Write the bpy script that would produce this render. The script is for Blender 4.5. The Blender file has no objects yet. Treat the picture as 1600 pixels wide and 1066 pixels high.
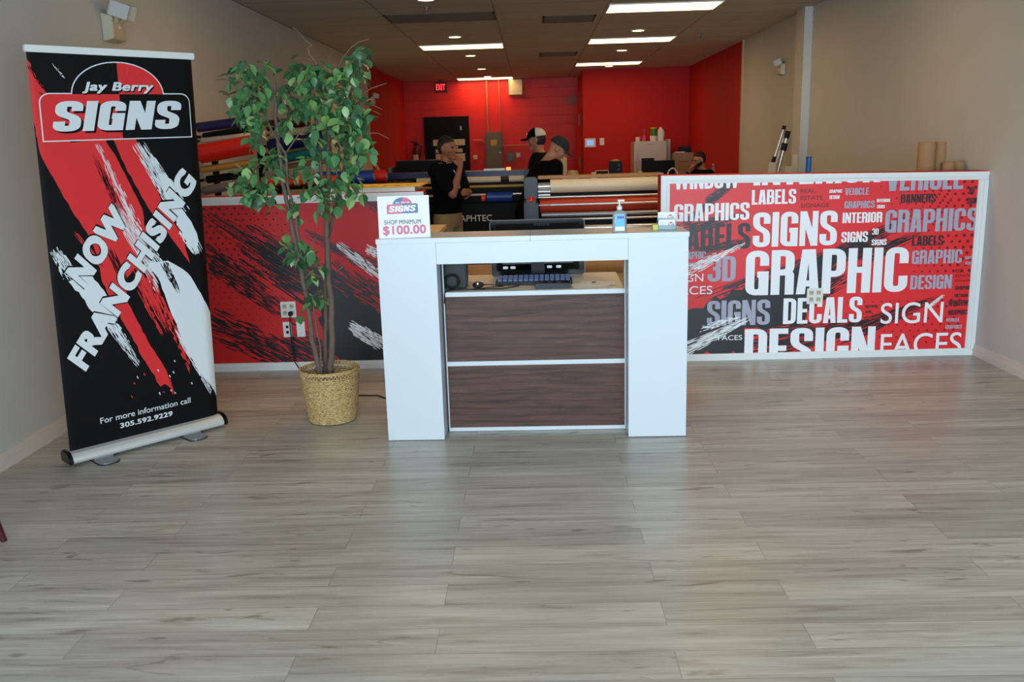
import bpy, bmesh, math, random
from mathutils import Vector, Matrix, geometry
from math import sin, cos, pi, radians as RAD

SC = bpy.context.scene
COL = SC.collection

# ------------------------------------------------------------------ camera
FPX, PITCH, ROLL, YAW, EYE = 1389.5, .2183, -.0294, -.028, 1.6
fw = Vector((sin(YAW) * cos(PITCH), cos(YAW) * cos(PITCH), -sin(PITCH)))
_r = Vector((cos(YAW), -sin(YAW), 0))
_u = _r.cross(fw)
rt = _r * cos(ROLL) + _u * sin(ROLL)
up = -_r * sin(ROLL) + _u * cos(ROLL)
cam_data = bpy.data.cameras.new('camera')
cam = bpy.data.objects.new('camera', cam_data)
COL.objects.link(cam)
cam.matrix_world = Matrix(((rt.x, up.x, -fw.x, 0), (rt.y, up.y, -fw.y, 0), (rt.z, up.z, -fw.z, EYE), (0, 0, 0, 1)))
cam_data.sensor_width = 36
cam_data.lens = FPX / 1600 * 36
cam_data.clip_start = .05
SC.camera = cam

# ------------------------------------------------------------------ light and exposure
SC.view_settings.view_transform = 'Standard'
SC.view_settings.look = 'None'
SC.view_settings.gamma = 1
SC.view_settings.exposure = 0
SC.view_settings.use_curve_mapping = False
DAY, DAYCOL = 290, (.68, .86, 1.0)
SUN = 1.65
TROFFER, TROFFER_COL = 7.4, (1.0, .63, .27)
CAN, CAN_COL = 10, (1.0, .63, .27)
BEAM = 46
world = bpy.data.worlds.new('world')
SC.world = world
world.use_nodes = True
world.node_tree.nodes['Background'].inputs[0].default_value = (.66, .84, 1, 1)
world.node_tree.nodes['Background'].inputs[1].default_value = .8
ld = bpy.data.lights.new('window_daylight', 'AREA')
ld.shape = 'RECTANGLE'
ld.size, ld.size_y = 4.8, 2.3
ld.energy, ld.color = DAY, DAYCOL
lo = bpy.data.objects.new('window_daylight', ld)
COL.objects.link(lo)
lo.location = (.55, -2.30, 1.62)
lo.rotation_euler = (RAD(72), 0, 0)

sd = bpy.data.lights.new('low_sky_glow', 'SUN')
sd.energy, sd.angle, sd.color = SUN, RAD(30), (.66, .85, 1.0)
so = bpy.data.objects.new('low_sky_glow', sd)
COL.objects.link(so)
so.rotation_euler = Vector((-.12, -1, .13)).to_track_quat('Z', 'Y').to_euler()

# ------------------------------------------------------------------ measuring: a point of the photo on a known plane
def ray(x, y):
    return fw + rt * ((x - 800) / FPX) - up * ((y - 533) / FPX)
def atY(x, y, Y):
    d = ray(x, y)
    return Vector((0, 0, EYE)) + d * (Y / d.y)
def atZ(x, y, z):
    d = ray(x, y)
    return Vector((0, 0, EYE)) + d * ((z - EYE) / d.z)

# ------------------------------------------------------------------ materials
def lin(c):
    def f(v):
        v /= 255
        return v / 12.92 if v <= .04045 else ((v + .055) / 1.055) ** 2.4
    return (f(c[0]), f(c[1]), f(c[2]), 1)

def mat(name, rgb, rough=.5, metal=0, noise=0, nscale=30, bump=0, spec=None, emit=None, trans=0, coat=0):
    m = bpy.data.materials.new(name)
    m.use_nodes = True
    nt = m.node_tree
    b = nt.nodes['Principled BSDF']
    c = lin(rgb)
    b.inputs['Base Color'].default_value = c
    b.inputs['Roughness'].default_value = rough
    b.inputs['Metallic'].default_value = metal
    if spec is not None:
        b.inputs['Specular IOR Level'].default_value = spec
    if coat:
        b.inputs['Coat Weight'].default_value = coat
    if trans:
        b.inputs['Transmission Weight'].default_value = trans
    if emit:
        b.inputs['Emission Color'].default_value = (*emit[0], 1)
        b.inputs['Emission Strength'].default_value = emit[1]
    if noise or bump:
        tc = nt.nodes.new('ShaderNodeTexCoord')
        n = nt.nodes.new('ShaderNodeTexNoise')
        n.inputs['Scale'].default_value = nscale
        n.inputs['Detail'].default_value = 4
        nt.links.new(tc.outputs['Object'], n.inputs['Vector'])
        if noise:
            mx = nt.nodes.new('ShaderNodeMix')
            mx.data_type = 'RGBA'
            mx.inputs['A'].default_value = tuple(v * (1 - noise) for v in c[:3]) + (1,)
            mx.inputs['B'].default_value = tuple(min(1, v * (1 + noise)) for v in c[:3]) + (1,)
            nt.links.new(n.outputs['Fac'], mx.inputs['Factor'])
            nt.links.new(mx.outputs['Result'], b.inputs['Base Color'])
        if bump:
            bp = nt.nodes.new('ShaderNodeBump')
            bp.inputs['Strength'].default_value = bump
            bp.inputs['Distance'].default_value = .01
            nt.links.new(n.outputs['Fac'], bp.inputs['Height'])
            nt.links.new(bp.outputs['Normal'], b.inputs['Normal'])
    return m

class NT:
    """short node helper on a fresh principled material"""
    def __init__(s, name, rough=.5):
        s.m = bpy.data.materials.new(name)
        s.m.use_nodes = True
        s.t = s.m.node_tree
        s.b = s.t.nodes['Principled BSDF']
        s.b.inputs['Roughness'].default_value = rough
        s.tc = s.t.nodes.new('ShaderNodeTexCoord')
    def link(s, a, b):
        s.t.links.new(a, b)
    def map(s, scale=(1, 1, 1), rot=(0, 0, 0), loc=(0, 0, 0)):
        n = s.t.nodes.new('ShaderNodeMapping')
        n.inputs['Scale'].default_value = scale
        n.inputs['Rotation'].default_value = rot
        n.inputs['Location'].default_value = loc
        s.link(s.tc.outputs['Object'], n.inputs['Vector'])
        return n.outputs[0]
    def noise(s, vec, scale, detail=4, rough=.5, dist=0):
        n = s.t.nodes.new('ShaderNodeTexNoise')
        n.inputs['Scale'].default_value = scale
        n.inputs['Detail'].default_value = detail
        n.inputs['Roughness'].default_value = rough
        n.inputs['Distortion'].default_value = dist
        s.link(vec, n.inputs['Vector'])
        return n.outputs['Fac']
    def math(s, op, a, b=None, clamp=False):
        n = s.t.nodes.new('ShaderNodeMath')
        n.operation = op
        n.use_clamp = clamp
        for i, v in enumerate((a, b)):
            if v is None: continue
            if isinstance(v, (int, float)): n.inputs[i].default_value = v
            else: s.link(v, n.inputs[i])
        return n.outputs[0]
    def ramp(s, fac, stops):
        n = s.t.nodes.new('ShaderNodeValToRGB')
        e = n.color_ramp.elements
        while len(e) < len(stops): e.new(.5)
        for i, (p, c) in enumerate(stops):
            e[i].position = p
            e[i].color = c if len(c) == 4 else (*c, 1)
        s.link(fac, n.inputs[0])
        return n.outputs[0]
    def mix(s, fac, a, b, blend='MIX'):
        n = s.t.nodes.new('ShaderNodeMix')
        n.data_type = 'RGBA'
        n.blend_type = blend
        for k, v in (('Factor', fac), ('A', a), ('B', b)):
            if isinstance(v, (int, float)): n.inputs[k].default_value = v
            elif isinstance(v, tuple): n.inputs[k].default_value = v
            else: s.link(v, n.inputs[k])
        return n.outputs['Result']
    def bump(s, h, strength, dist=.005):
        n = s.t.nodes.new('ShaderNodeBump')
        n.inputs['Strength'].default_value = strength
        n.inputs['Distance'].default_value = dist
        s.link(h, n.inputs['Height'])
        s.link(n.outputs[0], s.b.inputs['Normal'])

def floor_material():
    k = NT('vinyl plank', .36)
    br = k.t.nodes.new('ShaderNodeTexBrick')
    br.offset, br.offset_frequency = .37, 2
    br.squash = 1
    br.inputs['Scale'].default_value = 1
    br.inputs['Brick Width'].default_value = 1.22
    br.inputs['Row Height'].default_value = .155
    br.inputs['Mortar Size'].default_value = .0014
    br.inputs['Mortar Smooth'].default_value = .2
    br.inputs['Color1'].default_value = (0, 0, 0, 1)
    br.inputs['Color2'].default_value = (1, 1, 1, 1)
    br.inputs['Mortar'].default_value = (.4, .4, .4, 1)
    v = k.map(loc=(.35, .06, 0))
    k.link(v, br.inputs['Vector'])
    sep = k.t.nodes.new('ShaderNodeSeparateColor')
    k.link(br.outputs['Color'], sep.inputs[0])
    tone = sep.outputs[0]
    # every plank gets its own stretch of grain
    cv = k.t.nodes.new('ShaderNodeCombineXYZ')
    k.link(k.math('MULTIPLY', tone, 37.0), cv.inputs[2])
    add = k.t.nodes.new('ShaderNodeVectorMath')
    k.link(k.map((1.1, 16, 1)), add.inputs[0])
    k.link(cv.outputs[0], add.inputs[1])
    g1 = k.noise(add.outputs[0], 1.6, 8, .62, .5)
    add2 = k.t.nodes.new('ShaderNodeVectorMath')
    k.link(k.map((4, 110, 1)), add2.inputs[0])
    k.link(cv.outputs[0], add2.inputs[1])
    g2 = k.noise(add2.outputs[0], 1.2, 5, .6)
    knots = k.noise(k.map((2.2, 11, 1)), 1.3, 2, .5, 1.5)
    base = k.ramp(g1, [(.25, lin((136, 132, 122))), (.43, lin((184, 182, 173))), (.62, lin((208, 207, 199))), (.8, lin((220, 219, 212)))])
    c = k.mix(k.math('MULTIPLY', g2, .55), base, lin((112, 104, 93)))
    dk = k.ramp(knots, [(.27, (.45, .42, .38)), (.36, (1, 1, 1))])
    c = k.mix(.75, c, dk, 'MULTIPLY')
    tn = k.ramp(tone, [(0, (.84, .83, .82)), (1, (1.12, 1.12, 1.11))])
    c = k.mix(1.0, c, tn, 'MULTIPLY')
    c = k.mix(k.math('MULTIPLY', br.outputs['Fac'], .55), c, lin((88, 82, 74)))
    k.link(c, k.b.inputs['Base Color'])
    rr = k.math('ADD', k.math('MULTIPLY', g2, .14), .27)
    k.link(rr, k.b.inputs['Roughness'])
    k.bump(k.math('SUBTRACT', g2, k.math('MULTIPLY', br.outputs['Fac'], 2.0)), .12, .002)
    return k.m

def ceiling_material():
    k = NT('acoustic ceiling tile', .9)
    br = k.t.nodes.new('ShaderNodeTexBrick')
    br.offset = 0
    for n_, v_ in (('Scale', 1), ('Brick Width', 1.2192), ('Row Height', .6096), ('Mortar Size', .011), ('Mortar Smooth', .1)):
        br.inputs[n_].default_value = v_
    br.inputs['Color1'].default_value = (.54, .52, .49, 1)
    br.inputs['Color2'].default_value = (.60, .58, .55, 1)
    br.inputs['Mortar'].default_value = (.30, .28, .26, 1)
    k.link(k.map(loc=(.372, .03, 0)), br.inputs['Vector'])
    n = k.noise(k.map((30, 30, 30)), 6, 3)
    s = k.noise(k.map((.5, 5, 1)), 1.5, 3)
    c = k.mix(k.math('MULTIPLY', s, .35), br.outputs['Color'], lin((150, 140, 128)))
    c = k.mix(k.math('MULTIPLY', n, .25), c, lin((140, 132, 120)))
    k.link(c, k.b.inputs['Base Color'])
    k.bump(n, .3, .003)
    return k.m

def wall_material(name, rgb, bump=.06):
    return mat(name, rgb, .75, noise=.05, nscale=3, bump=bump)

def block_material(name, rgb):
    k = NT(name, .5)
    br = k.t.nodes.new('ShaderNodeTexBrick')
    for n_, v_ in (('Scale', 1), ('Brick Width', .4), ('Row Height', .2), ('Mortar Size', .006), ('Mortar Smooth', .6)):
        br.inputs[n_].default_value = v_
    k.link(k.map(rot=(RAD(90), 0, 0)), br.inputs['Vector'])
    c = lin(rgb)
    n = k.noise(k.map((1, 1, 1)), 14, 4)
    k.link(k.mix(n, tuple(v * .9 for v in c[:3]) + (1,), c), k.b.inputs['Base Color'])
    k.bump(k.math('SUBTRACT', k.math('MULTIPLY', n, .15), br.outputs['Fac']), .5, .006)
    return k.m

def walnut_material():
    k = NT('dark walnut laminate', .5)
    k.b.inputs['Specular IOR Level'].default_value = .3
    g = k.noise(k.map((1.3, 1, 22)), 2.2, 9, .62, .9)
    f = k.noise(k.map((5, 1, 190)), 1.2, 3)
    w = k.t.nodes.new('ShaderNodeTexWave')
    w.wave_type = 'BANDS'
    w.bands_direction = 'Z'
    w.inputs['Scale'].default_value = 3.2
    w.inputs['Distortion'].default_value = 9
    w.inputs['Detail'].default_value = 3
    w.inputs['Detail Scale'].default_value = .7
    k.link(k.map((.55, 1, 2.2)), w.inputs['Vector'])
    base = k.ramp(g, [(.28, lin((52, 33, 28))), (.46, lin((86, 59, 51))), (.6, lin((100, 70, 61))), (.74, lin((128, 94, 80)))])
    c = k.mix(k.math('MULTIPLY', f, .55), base, lin((72, 51, 45)))
    ln = k.ramp(w.outputs['Fac'], [(.0, (.66, .63, .62)), (.2, (.98, .98, .98)), (.8, (1, 1, 1)), (.93, (1.3, 1.24, 1.2)), (1, (1, 1, 1))])
    c = k.mix(.8, c, ln, 'MULTIPLY')
    k.link(c, k.b.inputs['Base Color'])
    return k.m

def leaf_material():
    k = NT('ficus leaf', .38)
    ge = k.t.nodes.new('ShaderNodeNewGeometry')
    c = k.ramp(ge.outputs['Random Per Island'], [(0, lin((38, 80, 50))), (.35, lin((66, 118, 76))), (.7, lin((98, 152, 92))), (.92, lin((142, 182, 104))), (1, lin((190, 212, 164)))])
    n = k.noise(k.map((1, 1, 1)), 60, 2)
    c = k.mix(k.math('MULTIPLY', n, .3), c, lin((110, 150, 96)))
    k.link(c, k.b.inputs['Base Color'])
    k.b.inputs['Subsurface Weight'].default_value = 0
    return k.m

def basket_material():
    k = NT('woven straw', .7)
    n = k.noise(k.map((60, 60, 90)), 1, 3)
    c = k.ramp(n, [(.25, lin((168, 136, 84))), (.5, lin((204, 172, 114))), (.75, lin((226, 200, 148)))])
    sp = k.t.nodes.new('ShaderNodeSeparateXYZ')
    k.link(k.tc.outputs['Object'], sp.inputs[0])
    gr = k.math('ABSOLUTE', k.math('SINE', k.math('MULTIPLY', k.math('SUBTRACT', sp.outputs[2], .004), pi * 24 / .272)))
    n2 = k.noise(k.map((95, 95, 88)), 1, 1)
    c = k.mix(k.ramp(gr, [(.1, (.75, .75, .75)), (.5, (0, 0, 0))]), c, lin((104, 76, 40)))
    c = k.mix(k.ramp(n2, [(.58, (0, 0, 0)), (.66, (.7, .7, .7))]), c, lin((112, 84, 46)))
    k.link(c, k.b.inputs['Base Color'])
    k.bump(n, .25, .002)
    return k.m

M = {}
M['floor'] = floor_material()
M['ceiling'] = ceiling_material()
M['greige'] = wall_material('greige wall paint', (202, 203, 199))
M['red_wall'] = wall_material('red wall paint', (192, 14, 12))
M['red_block'] = block_material('red painted block', (228, 28, 14))
M['mural_red'] = mat('printed red vinyl', (234, 40, 45), .38)
M['mural_shaded_red'] = mat('shaded printed red vinyl', (212, 24, 30), .5)  # darker copy of the mural red; left mural's shading put into its colour
M['mural_dot'] = mat('printed dark red ink', (122, 16, 20), .38)
M['mural_maroon'] = mat('printed maroon ink', (112, 22, 26), .38)
M['mural_black'] = mat('printed black ink', (22, 21, 24), .38)
M['mural_dark'] = mat('printed charcoal ink', (42, 38, 42), .38)
M['mural_white'] = mat('printed white ink', (246, 246, 247), .38)
M['mural_grey'] = mat('printed lilac grey ink', (172, 170, 186), .38)
M['banner_red'] = mat('banner red ink', (228, 52, 54), .55, spec=.25)
M['banner_black'] = mat('banner black ink', (9, 9, 10), .6, spec=.2)
M['banner_white'] = mat('banner white ink', (226, 230, 232), .55, spec=.25)
M['trim'] = mat('white gloss trim', (236, 236, 234), .35)
M['board'] = mat('baseboard paint', (222, 214, 206), .4)
M['laminate'] = mat('white laminate', (206, 212, 217), .3)
M['seam'] = mat('dark seam', (60, 62, 66), .7)
M['walnut'] = walnut_material()
M['birch'] = mat('pale birch laminate', (222, 200, 164), .45, noise=.06, nscale=12)
M['worktop'] = mat('off white worktop', (226, 220, 206), .35)
M['alu'] = mat('brushed aluminium', (205, 205, 205), .3, .85)
M['bright_alu'] = mat('satin aluminium', (226, 226, 224), .4, .5)
M['steel'] = mat('grey steel', (150, 152, 156), .35, .7)
M['black'] = mat('black plastic', (11, 11, 12), .45, spec=.25)
M['gloss'] = mat('gloss black plastic', (10, 10, 12), .14, spec=.4)
M['rubber'] = mat('black rubber', (14, 14, 14), .7)
M['darkgrey'] = mat('dark grey plastic', (44, 45, 48), .5, spec=.3)
M['machine'] = mat('blue grey machine paint', (82, 90, 104), .5, spec=.3)
M['white'] = mat('white plastic', (232, 230, 224), .4)
M['cream'] = mat('cream plastic', (214, 204, 176), .5)
M['fixture'] = mat('fixture beige', (196, 188, 160), .45)
M['lens'] = mat('frosted lens', (206, 210, 212), .25, noise=.12, nscale=140)
M['bark'] = mat('ficus bark', (104, 88, 76), .8, noise=.25, nscale=25, bump=.5)
M['twig'] = mat('dry twig', (132, 104, 84), .8)
M['leaf'] = leaf_material()
M['straw'] = basket_material()
M['moss'] = mat('dry moss', (92, 78, 52), .95, noise=.4, nscale=40, bump=.8)
M['troffer'] = mat('lit diffuser', (255, 255, 255), .5, emit=(TROFFER_COL, TROFFER))
M['can'] = mat('lit downlight lens', (255, 255, 255), .5, emit=(CAN_COL, CAN))
M['paper'] = mat('white paper', (244, 243, 240), .7)
M['kraft'] = mat('kraft cardboard', (168, 128, 88), .8, noise=.1, nscale=20)
M['tan_tube'] = mat('tan cardboard tube', (196, 152, 92), .7, noise=.08, nscale=20)
M['graymetal'] = mat('grey electrical enamel', (112, 110, 98), .5)
M['conduit'] = mat('painted conduit', (196, 120, 84), .4, .3)
M['doorblack'] = mat('black door paint', (12, 12, 11), .55, spec=.2)
M['amber'] = mat('lit amber indicator', (255, 150, 20), .4, emit=((1, .35, .03), 1.2))
M['exitred'] = mat('lit exit letters', (255, 30, 40), .4, emit=((1, .03, .04), 1.6))
M['exitface'] = mat('exit sign face', (92, 34, 30), .5)
M['screenblue'] = mat('lit panel screen', (120, 160, 220), .3, emit=((.25, .42, .9), .7))
M['navy'] = mat('navy vinyl', (22, 26, 84), .4)
M['blue'] = mat('blue vinyl', (24, 66, 160), .35)
M['cyanblue'] = mat('bright blue plastic', (30, 120, 210), .35)
M['teal'] = mat('teal vinyl', (16, 118, 122), .35)
M['redroll'] = mat('red vinyl', (226, 34, 22), .32)
M['orange'] = mat('orange vinyl', (238, 72, 24), .35)
M['yellow'] = mat('yellow board', (222, 176, 40), .5)
M['maroon'] = mat('maroon vinyl', (86, 16, 18), .4)
M['gold'] = mat('gold tube', (190, 142, 66), .4)
M['greyroll'] = mat('grey vinyl', (120, 112, 112), .4)
M['creamroll'] = mat('cream vinyl', (226, 208, 176), .45)
M['redlam'] = mat('rust red liner', (206, 66, 36), .35)
M['skin'] = mat('skin', (150, 98, 74), .55, noise=.05, nscale=30)
M['skin_pale'] = mat('pale skin', (178, 122, 96), .55, noise=.05, nscale=30)
M['eye'] = mat('dark eye', (30, 20, 16), .3)
M['lips'] = mat('lips', (140, 78, 66), .5)
M['hair'] = mat('dark hair', (26, 20, 18), .6, noise=.4, nscale=120, bump=.5)
M['navycloth'] = mat('dark navy cotton', (12, 14, 20), .95, spec=.1, bump=.2, nscale=90)
M['blackcloth'] = mat('black cotton', (9, 9, 10), .95, spec=.1, bump=.2, nscale=90)
M['olivecloth'] = mat('dark green cotton', (18, 22, 17), .95, spec=.1, bump=.2, nscale=90)
M['khaki'] = mat('khaki twill', (150, 134, 102), .9, noise=.08, nscale=40, bump=.3)
M['greencap'] = mat('dark green cap cloth', (38, 46, 40), .9)
M['capmesh'] = mat('white cap mesh', (214, 206, 192), .85, bump=.6, nscale=200)
M['cherry'] = mat('dark cherry wood', (74, 22, 22), .25)
M['sanit'] = mat('clear bottle', (214, 232, 238), .08, trans=.75)
M['gel'] = mat('sanitizer label blue', (84, 176, 214), .35)
M['purple'] = mat('purple print', (72, 70, 160), .4)
M['pink'] = mat('pink soap', (206, 84, 128), .25)
M['green'] = mat('green can', (64, 132, 44), .4)
M['sticky'] = mat('yellow sticky notes', (214, 208, 110), .7)
M['faded_red'] = mat('faded red print', (216, 112, 140), .5)
M['faded_blue'] = mat('faded slate print', (96, 118, 158), .5)
M['greyink'] = mat('grey print', (92, 104, 122), .6)
M['keyblue'] = mat('blue grey keycaps', (72, 90, 134), .45)
M['fridge'] = mat('fridge enamel', (206, 198, 190), .3)
M['beigecab'] = mat('beige cabinet', (168, 142, 104), .5)
M['walltrim'] = mat('corner strip', (196, 176, 140), .5)
M['vent'] = mat('vent grille', (84, 72, 62), .6)
M['ventlouver'] = mat('vent louver', (104, 90, 76), .6)
M['yellowlabel'] = mat('yellow label', (198, 172, 90), .6)
M['firered'] = mat('extinguisher red', (90, 12, 10), .3)
M['patch'] = mat('pale wall patch', (170, 110, 96), .7)

# ------------------------------------------------------------------ mesh builder
class MB:
    def __init__(s):
        s.v, s.f, s.m = [], [], []
        s.mi = 0
    def add(s, vs, fs):
        o = len(s.v)
        s.v += [tuple(v) for v in vs]
        s.f += [tuple(i + o for i in f) for f in fs]
        s.m += [s.mi] * len(fs)
        return s
    def box(s, x0, x1, y0, y1, z0, z1, M_=None):
        vs = [Vector((x, y, z)) for z in (z0, z1) for y in (y0, y1) for x in (x0, x1)]
        if M_ is not None: vs = [M_ @ v for v in vs]
        return s.add(vs, [(0, 2, 3, 1), (4, 5, 7, 6), (0, 1, 5, 4), (2, 6, 7, 3), (0, 4, 6, 2), (1, 3, 7, 5)])
    def frame(s, a, b):
        d = (b - a).normalized()
        h = Vector((0, 0, 1)) if abs(d.z) < .9 else Vector((1, 0, 0))
        e = d.cross(h).normalized()
        return d, e, e.cross(d)
    def tube(s, pts, r, n=10, caps=True):
        pts = [Vector(p) for p in pts]
        rs = r if isinstance(r, (list, tuple)) else [r] * len(pts)
        rings, e = [], None
        for i, p in enumerate(pts):
            a, b = pts[max(0, i - 1)], pts[min(len(pts) - 1, i + 1)]
            d = (b - a).normalized()
            if e is None:
                h = Vector((0, 0, 1)) if abs(d.z) < .9 else Vector((1, 0, 0))
                e = d.cross(h).normalized()
            else:
                e = (e - d * e.dot(d)).normalized()
            g = d.cross(e)
            rings.append([p + (e * cos(2 * pi * k / n) + g * sin(2 * pi * k / n)) * rs[i] for k in range(n)])
        vs = [v for q in rings for v in q]
        fs = []
        for i in range(len(pts) - 1):
            for k in range(n):
                fs.append((i * n + k, i * n + (k + 1) % n, (i + 1) * n + (k + 1) % n, (i + 1) * n + k))
        if caps:
            fs.append(tuple(range(n))[::-1])
            fs.append(tuple((len(pts) - 1) * n + k for k in range(n)))
        return s.add(vs, fs)
    def pipe(s, a, b, ro, ri, n=24):
        """hollow tube with open ends"""
        a, b = Vector(a), Vector(b)
        d, e, g = s.frame(a, b)
        vs = []
        for p, r in ((a, ro), (b, ro), (b, ri), (a, ri)):
            vs += [p + (e * cos(2 * pi * k / n) + g * sin(2 * pi * k / n)) * r for k in range(n)]
        fs = []
        for j in range(4):
            for k in range(n):
                fs.append((j * n + k, j * n + (k + 1) % n, ((j + 1) % 4) * n + (k + 1) % n, ((j + 1) % 4) * n + k))
        return s.add(vs, fs)
    def lathe(s, prof, c=(0, 0, 0), n=32, M_=None, mod=None):
        vs, fs = [], []
        for j, (r, z) in enumerate(prof):
            for k in range(n):
                a = 2 * pi * k / n
                rr = r + (mod(j, a) if mod else 0)
                v = Vector((c[0] + rr * cos(a), c[1] + rr * sin(a), c[2] + z))
                vs.append(M_ @ v if M_ is not None else v)
        for j in range(len(prof) - 1):
            for k in range(n):
                fs.append((j * n + k, j * n + (k + 1) % n, (j + 1) * n + (k + 1) % n, (j + 1) * n + k))
        if prof[0][0] > 1e-5: fs.append(tuple(range(n))[::-1])
        if prof[-1][0] > 1e-5: fs.append(tuple((len(prof) - 1) * n + k for k in range(n)))
        return s.add(vs, fs)
    def ball(s, c, r, n=12, M_=None):
        r = Vector((r, r, r)) if isinstance(r, (int, float)) else Vector(r)
        vs, fs = [], []
        m = n // 2 + 1
        for j in range(1, m):
            t = pi * j / m
            for k in range(n):
                a = 2 * pi * k / n
                vs.append(Vector((r.x * sin(t) * cos(a), r.y * sin(t) * sin(a), r.z * cos(t))))
        vs += [Vector((0, 0, r.z)), Vector((0, 0, -r.z))]
        for j in range(m - 2):
            for k in range(n):
                fs.append((j * n + k, (j + 1) * n + k, (j + 1) * n + (k + 1) % n, j * n + (k + 1) % n))
        T, B = len(vs) - 2, len(vs) - 1
        for k in range(n):
            fs.append((T, k, (k + 1) % n))
            fs.append((B, (m - 2) * n + (k + 1) % n, (m - 2) * n + k))
        vs = [(M_ @ v if M_ is not None else v) + Vector(c) for v in vs]
        return s.add(vs, fs)
    def prism(s, poly, y0, y1, M_=None):
        """polygon in x,z pushed along y"""
        n = len(poly)
        vs = [Vector((x, y0, z)) for x, z in poly] + [Vector((x, y1, z)) for x, z in poly]
        if M_ is not None: vs = [M_ @ v for v in vs]
        fs = [tuple(range(n)), tuple(range(n, 2 * n))[::-1]] + [(i, i + n, (i + 1) % n + n, (i + 1) % n) for i in range(n)]
        return s.add(vs, fs)
    def loft(s, rings, n=20):
        """rings of (centre, x axis vector, y axis vector)"""
        vs, fs = [], []
        for c, ax, ay in rings:
            for k in range(n):
                a = 2 * pi * k / n
                vs.append(Vector(c) + Vector(ax) * cos(a) + Vector(ay) * sin(a))
        for j in range(len(rings) - 1):
            for k in range(n):
                fs.append((j * n + k, j * n + (k + 1) % n, (j + 1) * n + (k + 1) % n, (j + 1) * n + k))
        fs.append(tuple(range(n))[::-1])
        fs.append(tuple((len(rings) - 1) * n + k for k in range(n)))
        return s.add(vs, fs)
    def limb(s, pts, rs, n=12):
        for i in range(len(pts) - 1):
            s.tube([pts[i], pts[i + 1]], [rs[i], rs[i + 1]], n)
        for p, r in zip(pts, rs): s.ball(p, r, n)
        return s
    def xf(s, M_, start=0):
        s.v[start:] = [tuple(M_ @ Vector(v)) for v in s.v[start:]]
        return s
    def build(s, name, mats, parent=None, smooth=False, bevel=0, origin=None, fix=True):
        if not isinstance(mats, (list, tuple)): mats = [mats]
        off = Vector((0, 0, 0))
        p = parent
        while p is not None:
            off += p.location
            p = p.parent
        if origin is not None: o_loc = Vector(origin) - off
        else: o_loc = Vector((0, 0, 0))
        sh = off + o_loc
        me = bpy.data.meshes.new(name)
        me.from_pydata([(v[0] - sh.x, v[1] - sh.y, v[2] - sh.z) for v in s.v], [], s.f)
        for m in mats: me.materials.append(m)
        me.polygons.foreach_set('material_index', s.m)
        if fix:
            bm = bmesh.new()
            bm.from_mesh(me)
            bmesh.ops.recalc_face_normals(bm, faces=bm.faces)
            if bevel:
                ed = [e for e in bm.edges if len(e.link_faces) == 2 and e.calc_face_angle(0) > .6]
                bmesh.ops.bevel(bm, geom=ed, offset=bevel, segments=2, affect='EDGES', clamp_overlap=True)
            bm.to_mesh(me)
            bm.free()
        if smooth:
            me.polygons.foreach_set('use_smooth', [True] * len(me.polygons))
            try: me.set_sharp_from_angle(angle=RAD(40))
            except Exception: pass
        me.update()
        o = bpy.data.objects.new(name, me)
        COL.objects.link(o)
        o.location = o_loc
        if parent: o.parent = parent
        return o

def tag(o, label, cat, group=None, kind=None):
    o['label'] = label
    o['category'] = cat
    if group: o['group'] = group
    if kind: o['kind'] = kind
    return o
def thing(name, label, cat, loc, group=None):
    o = bpy.data.objects.new(name, None)
    COL.objects.link(o)
    o.location = loc
    o.empty_display_size = .1
    return tag(o, label, cat, group)
def struct(o, label=None, cat=None):
    o['kind'] = 'structure'
    if label: o['label'] = label
    if cat: o['category'] = cat
    return o
def copy_tree(o, loc=None, label=None, parent=None):
    c = o.copy()
    COL.objects.link(c)
    if parent is not None: c.parent = parent
    if loc is not None: c.location = loc
    if label: c['label'] = label
    for ch in list(o.children): copy_tree(ch, parent=c)
    return c
def box(*a, M_=None):
    return MB().box(*a, M_=M_)
def RZ(a, p=(0, 0, 0)):
    p = Vector(p)
    return Matrix.Translation(p) @ Matrix.Rotation(a, 4, 'Z') @ Matrix.Translation(-p)

# ------------------------------------------------------------------ the room
XL, XR, H = -2.828, 3.191, 3.009
YF, YB, YB2, XJ = -2.5, 20.55, 18.6, 1.05
YW = 6.4
struct(box(XL - .1, XR + .1, YF - .1, YB + .1, -.1, 0).build('floor', M['floor']), 'grey wood plank vinyl floor', 'floor')
struct(box(XL - .1, XR + .1, YF - .1, YB + .1, H, H + .1).build('ceiling', M['ceiling']), 'suspended tile ceiling', 'ceiling')
b = MB()
b.box(XL - .1, XL, YF - .1, 16.0, 0, H)
b.mi = 1
b.box(XL - .1, XL, 16.0, YB, 0, H)
struct(b.build('wall_left', [M['greige'], M['red_wall']]), 'beige left wall turning red at the back', 'wall')
b = MB()
b.box(XR, XR + .1, YF - .1, 14.0, 0, H)
b.mi = 1
b.box(XR, XR + .1, 14.0, YB, 0, H)
b.mi = 2
b.box(XR - .02, XR, 13.93, 14.0, 0, H)
struct(b.build('wall_right', [M['greige'], M['red_wall'], M['walltrim']]), 'beige right wall turning red at the back', 'wall')
struct(box(XR - .09, XR, 10.62, 10.95, 0, H).build('trim_1', M['greige']), 'beige pilaster on the right wall', 'pilaster')
struct(box(XL, XJ, YB, YB + .1, 0, H).build('wall_back', M['red_block']), 'red painted block back wall', 'wall')
b = MB()
b.box(XJ, XR, YB2, YB2 + .1, 0, H)
b.box(XJ, XJ + .1, YB2 + .1, YB, 0, H)
struct(b.build('wall_back_right', M['red_wall']), 'red partition standing forward of the back wall', 'wall')
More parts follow.
